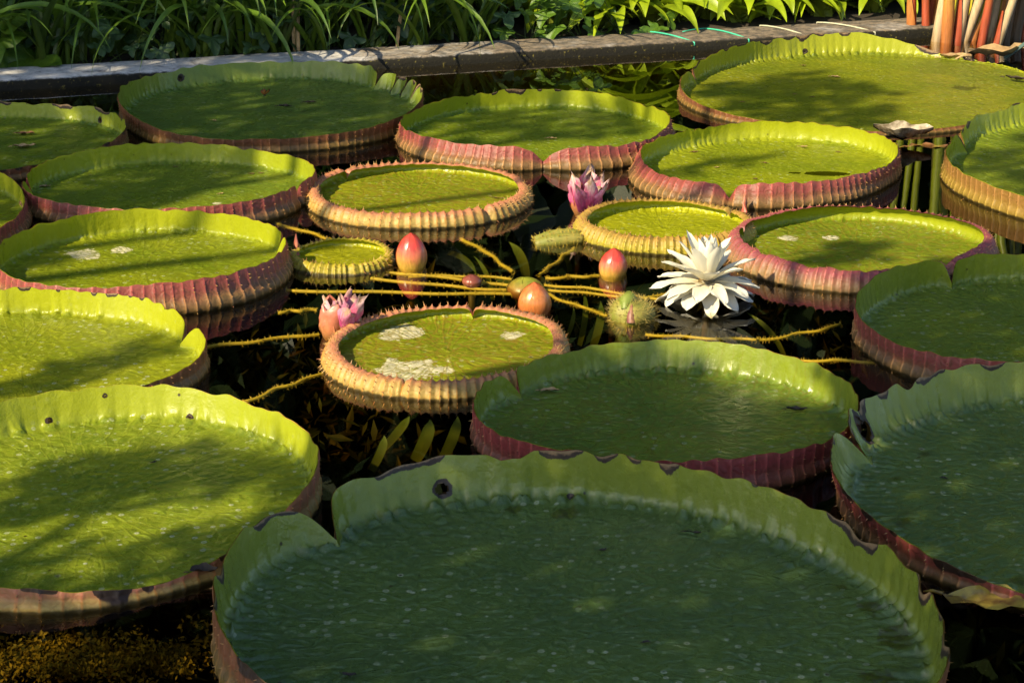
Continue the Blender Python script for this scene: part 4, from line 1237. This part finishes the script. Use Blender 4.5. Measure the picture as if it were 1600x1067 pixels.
# string ties over the kerb
GRN = simple_mat('green_string', (0.03, 0.36, 0.22), (0.05, 0.42, 0.27), 80, 0.6, 0.3, 200)
WHS = simple_mat('pale_string', (0.34, 0.34, 0.24), (0.45, 0.45, 0.32), 80, 0.6, 0.3, 200)
for (xa, xb, mt_, lb) in ((1028, 1066, GRN, 'green string tied across the kerb below the broad upright leaves'), (1118, 1150, GRN, 'green string across the kerb with a loose end lying along it'), (1206, 1240, WHS, 'dull pale string tied across the kerb above the scalloped rim'), (1296, 1345, WHS, 'pale greenish string tied across the kerb next to the red stems')):
    a, b = kpt(xa, 0.126, 0.043), kpt(xb, -0.142, 0.034)
    midp = a.lerp(b, 0.5) + Vector((0, 0, 0.018))
    t = thing('string_tie', lb, 'string', a)
    V, F = tube([Vector((0, 0, -0.06)) + KN * 0.015, Vector((0, 0, 0.0))] + [p - a for p in bez(a, midp, b, 8)][1:] + [b - a + Vector((0, 0, -0.012)) - KN * 0.002], [0.0036] * 10, 7)
    mb = Mesh(); mb.add(V, F); mb.build('string', mt_, t)
    if xa == 1118:
        e_ = kpt(1075, 0.06, 0.046)
        V, F = tube([p - a for p in bez(a, a.lerp(e_, .5) + Vector((0, 0, .004)), e_, 8)], [0.003] * 8, 7)
        mb = Mesh(); mb.add(V, F); mb.build('loose_end', mt_, t)

# red-stemmed plant standing in the water
def stem_mat(name, cols):
    return attr_ramp_mat(name, cols, 0.4, var=0.16, scale=14, stretch=(4, 4, 0.5), bump=0.3, bscale=40, spec=0.4)


g_ = (0.22, 0.26, 0.012)
STEMS = [stem_mat('stem_red', [(0.0, (0.26, 0.05, 0.02)), (0.16, (0.36, 0.07, 0.03)), (0.3, (0.30, 0.10, 0.02)), (0.42, g_), (1.0, g_)]),
         stem_mat('stem_orange', [(0.0, (0.30, 0.10, 0.03)), (0.12, (0.44, 0.16, 0.04)), (0.26, (0.42, 0.28, 0.05)), (0.36, g_), (1.0, g_)]),
         stem_mat('stem_cream', [(0.0, (0.22, 0.13, 0.05)), (0.10, (0.46, 0.34, 0.20)), (0.3, (0.50, 0.38, 0.22)), (0.42, g_), (1.0, g_)]),
         stem_mat('stem_yellow', [(0.0, (0.34, 0.18, 0.05)), (0.08, (0.44, 0.36, 0.03)), (0.3, (0.34, 0.34, 0.02)), (0.5, g_), (1.0, g_)]),
         stem_mat('stem_dark', [(0.0, (0.05, 0.03, 0.015)), (0.2, (0.10, 0.05, 0.02)), (0.4, (0.10, 0.09, 0.015)), (1.0, (0.12, 0.15, 0.012))])]
pb = at(1500, 84)
rs = thing('red_stem_plant', 'dense clump of red, orange and cream plant stems standing in the water', 'plant', pb)
for k, (x0, y0, x1, wpx, mi) in enumerate([(1424, 74, 1421, 15, 0), (1447, 76, 1444, 14, 0), (1455, 72, 1452, 14, 0), (1459, 86, 1468, 18, 2), (1478, 87, 1477, 20, 1), (1488, 78, 1492, 16, 3), (1492, 86, 1504, 16, 2), (1499, 84, 1506, 13, 0), (1512, 84, 1536, 17, 3), (1500, 85, 1524, 16, 2),
                                           (1529, 92, 1536, 14, 0), (1542, 80, 1550, 14, 2), (1551, 90, 1568, 14, 2), (1566, 86, 1574, 15, 4), (1562, 78, 1560, 16, 3), (1582, 82, 1590, 20, 4), (1575, 74, 1582, 16, 4), (1520, 72, 1518, 16, 3), (1470, 72, 1472, 14, 4), (1535, 74, 1540, 16, 4), (1556, 72, 1556, 14, 0), (1508, 70, 1512, 14, 4), (1595, 80, 1606, 16, 0)]):
    p0 = at(x0, y0, -0.06) - pb
    sc_ = p0.length and (at(x0, y0).y / FPX)
    top = p0 + Vector(((x1 - x0) * sc_ * 5.0 + random.uniform(-.04, .04), random.uniform(-.06, .10), 1.25 + random.uniform(-.2, .3)))
    Pm = bez(p0, p0.lerp(top, 0.5) + Vector(((x1 - x0) * sc_ * 0.6, 0, 0)), top, 16)
    r0 = wpx * sc_ / 2 * 1.03
    V, F = tube(Pm, [r0 * (1 - 0.35 * i / 15) * (1 + 0.05 * math.sin(i * 1.9 + k)) for i in range(16)], 12)
    V = [Vector((v.x, v.y * 1.0, v.z)) for v in V]
    mb = Mesh(); mb.add(V, F, [min(1, max(0, (v.z + 0.06) / 1.3)) for v in V])
    st_ = mb.build('stem', STEMS[mi], rs)
    # a split sheath clasping the foot of the stem
    if k % 2 == 0:
        V, A = [], []
        for i in range(8):
            s_ = i / 7
            c_ = p0.lerp(top, 0.03 + 0.16 * s_)
            for j in range(7):
                a = -2.4 + (j / 6 - .5) * (3.6 - 2.9 * s_) + k
                q = r0 * (1.10 + 0.12 * s_)
                V.append((c_.x + q * math.cos(a), c_.y + q * math.sin(a), c_.z))
                A.append(0.05 + 0.12 * s_)
        link('sheath', mesh_np('sheath', V, grid_faces(8, 7), {'ca': A}), st_, STEMS[(mi + 1) % 3])
t = thing('blue_grey_leaf_plant', 'single stiff blue-grey blade leaf leaning beside the red stems', 'plant', at(1572, 94, 0.0))
BLU = simple_mat('blue_leaf', (0.06, 0.10, 0.09), (0.10, 0.15, 0.14), 10, 0.4, 0.2)
link('leaf', strap_mesh(0.6, 0.05, 38, 30, 401), t, BLU)

# ------------------------------------------------------------------ trees
BARK = simple_mat('bark', (0.05, 0.035, 0.022), (0.11, 0.08, 0.05), 9, 0.9, 0.9, 30)
LEAFD = simple_mat('tree_leaf_dark', (0.012, 0.028, 0.006), (0.030, 0.055, 0.010), 3, 0.5, 0.2, trans=0.15)
LEAFM = simple_mat('tree_leaf', (0.035, 0.07, 0.010), (0.07, 0.12, 0.014), 3, 0.5, 0.2, trans=0.2)


def tree_wood(t, limbs, r0, H):
    V, F = tube([(0, 0, -0.2), (0.03, 0.02, H * 0.3), (-0.04, 0.05, H * 0.6), (0.0, 0.0, H)], [r0, r0 * 0.8, r0 * 0.65, r0 * 0.45], 10)
    mb = Mesh(); mb.add(V, F)
    mb.build('trunk', BARK, t)
    for a, b in limbs:
        mb = Mesh()
        V, F = tube(bez(a, Vector(a).lerp(Vector(b), .5) + Vector((0, 0, 0.25)), b, 8), [r0 * 0.32 * (1 - 0.10 * i) for i in range(8)], 7)
        mb.add(V, F)
        mb.build('limb', BARK, t)


def dark_tree(label, x, y, H, W, seed, mat):
    r = random.Random(seed)
    t = thing('evergreen_tree', label, 'tree', (x, y, GZ), 'dark evergreens behind the planting')
    cs_, limbs = [], []
    for k in range(90):
        a = r.uniform(0, 6.28)
        h = r.uniform(0.0, 1.0)
        q = W * math.sqrt(r.uniform(0.05, 1)) * (0.55 + 0.45 * math.sin(math.pi * min(1, h * 0.8 + 0.2)))
        cs_.append((q * math.cos(a), q * math.sin(a) * 0.7, H * h))
    for c_ in cs_[:9]:
        limbs.append(((0, 0, c_[2] * 0.75), c_))
    tree_wood(t, limbs, 0.16, H * 0.85)
    leaf_cloud('crown', cs_, 110, (W * 0.20, W * 0.16, W * 0.20), 0.23 * W, mat, seed, t)


for k, (x, y, H, W) in enumerate(((-3.2, 15.6, 12, 2.6), (0.2, 16.0, 12.5, 2.6), (3.6, 16.8, 12.5, 2.6), (6.8, 16.4, 12, 2.6), (-6.6, 15.2, 12, 2.6), (-6.2, 12.0, 6.5, 1.7), (-3.9, 11.3, 7.5, 1.6), (-1.6, 12.2, 8.0, 1.9), (0.6, 12.6, 8.4, 1.9), (2.8, 12.9, 8.0, 1.9), (5.0, 13.4, 7.6, 1.7), (7.4, 14.2, 7.0, 1.9), (-8.6, 11.4, 7.0, 1.8), (-0.4, 14.0, 10.5, 2.2), (1.8, 14.6, 10.5, 2.2), (3.8, 15.0, 10.5, 2.2), (-2.6, 13.8, 10.5, 2.2), (-4.9, 13.6, 10.5, 2.2))):
    dark_tree('tall dark evergreen tree in the row behind the planting bed', x, y, H, W, 500 + k, LEAFD)


# trees on the sun's side; their limbs shade parts of the pond
def inside(px, py, poly):
    c = False
    n = len(poly)
    for i in range(n):
        x0, y0 = poly[i]
        x1, y1 = poly[i - 1]
        if (y0 > py) != (y1 > py) and px < (x1 - x0) * (py - y0) / (y1 - y0) + x0:
            c = not c
    return c


def shade_tree(label, base, sprays, dist, seed, lai=2.2, size=0.09):
    """sprays: outlines on the ground that this tree's sprays of leaves shade"""
    r = np.random.default_rng(seed)
    t = thing('shade_tree', label, 'tree', base, 'broad-leaved trees on the near bank')
    C, cents = [], []
    for pts, dens, zref in sprays:
        g = [p if isinstance(p, Vector) else at(p[0], p[1], zref) for p in pts]
        xs = [p.x for p in g]; ys = [p.y for p in g]
        area = (max(xs) - min(xs)) * (max(ys) - min(ys))
        poly = [(p.x, p.y) for p in g]
        n = int(area * lai * dens / (size * size * 0.30))
        X = r.uniform(min(xs), max(xs), n); Y = r.uniform(min(ys), max(ys), n)
        keep = [i for i in range(n) if inside(X[i], Y[i], poly)]
        off = r.uniform(dist[0], dist[1], len(keep))
        got = [(X[i] + SUN.x * o_, Y[i] + SUN.y * o_, zref + SUN.z * o_) for i, o_ in zip(keep, off)]
        C += got
        if got:
            cents.append(np.mean(np.array(got), 0))
    C = np.array(C) - np.array(base)
    H = float(C[:, 2].max())
    limbs = []
    for c_ in cents:
        c_ = Vector(c_ - np.array(base))
        limbs.append(((0, 0, max(0.8, c_.z * 0.62)), tuple(c_)))
    tree_wood(t, limbs, 0.17, H)
    leaf_cloud('crown', C, 1, (0.03, 0.03, 0.03), size, LEAFM, seed, t)
    print('shade leaves', len(C))


near = [([(300, 1100), (330, 850), (480, 745), (560, 690), (735, 610), (790, 562), (1000, 575), (1080, 598), (1180, 632), (1250, 650), (1335, 620), (1345, 560), (1310, 500), (1340, 440), (1460, 405), (1640, 380), (1680, 1120)], 1.0, 0.03),
        ([(0, 745), (200, 700), (330, 690), (470, 728), (500, 760), (300, 760), (100, 790), (-60, 830)], 1.0, 0.02),
        ([(-40, 612), (110, 560), (260, 520), (285, 530), (150, 565), (0, 625)], 0.9, 0.02),
        ([(-60, 1100), (-60, 880), (150, 820), (360, 800), (400, 1100)], 0.36, 0.02),
        ([(730, 655), (850, 568), (1070, 572), (1060, 635), (1300, 645), (1260, 720), (800, 705)], 0.9, 0.03),
        ([(730, 612), (880, 535), (900, 560), (800, 615)], 1.0, 0.02),
        ([(1240, 400), (1330, 370), (1380, 380), (1320, 415)], 0.7, 0.02),
        ([(1050, 600), (1300, 625), (1250, 660), (1050, 640)], 0.5, 0.05)]
shade_tree('broad-leaved tree on the near bank whose low limbs shade the front pads', (-4.6, -2.2, 0.06), near, (3.8, 5.0), 901, lai=4.5, size=0.075)
far = [([(-250, 330), (-250, 120), (0, 112), (440, 88), (520, 100), (640, 130), (640, 200), (480, 222), (400, 250), (330, 278), (260, 310), (180, 340), (60, 340)], 1.0, 0.03),
       ([(620, 180), (760, 158), (1000, 163), (1010, 190), (880, 216), (700, 216)], 0.6, 0.03),
       ([(1090, 130), (1220, 108), (1340, 118), (1370, 150), (1390, 190), (1200, 185), (1130, 165)], 0.85, 0.03),
       ([(1030, 275), (1100, 245), (1190, 228), (1200, 240), (1110, 262), (1050, 290)], 0.7, 0.02),
       ([(1495, 250), (1600, 200), (1700, 230), (1640, 300)], 0.75, 0.03),
       ([(-30, 420), (50, 380), (90, 385), (60, 425)], 0.7, 0.02),
       ([kpt(-700, 0.05), kpt(430, 0.05), kpt(640, 0.12), kpt(820, 0.15), kpt(900, 0.9), kpt(700, 4), kpt(-900, 4)], 1.1, 0.15)]
shade_tree('broad-leaved tree left of the pond whose limbs shade the kerb and far pads', (-7.2, 1.4, 0.06), far, (5.5, 7.0), 902, size=0.12, lai=3.0)
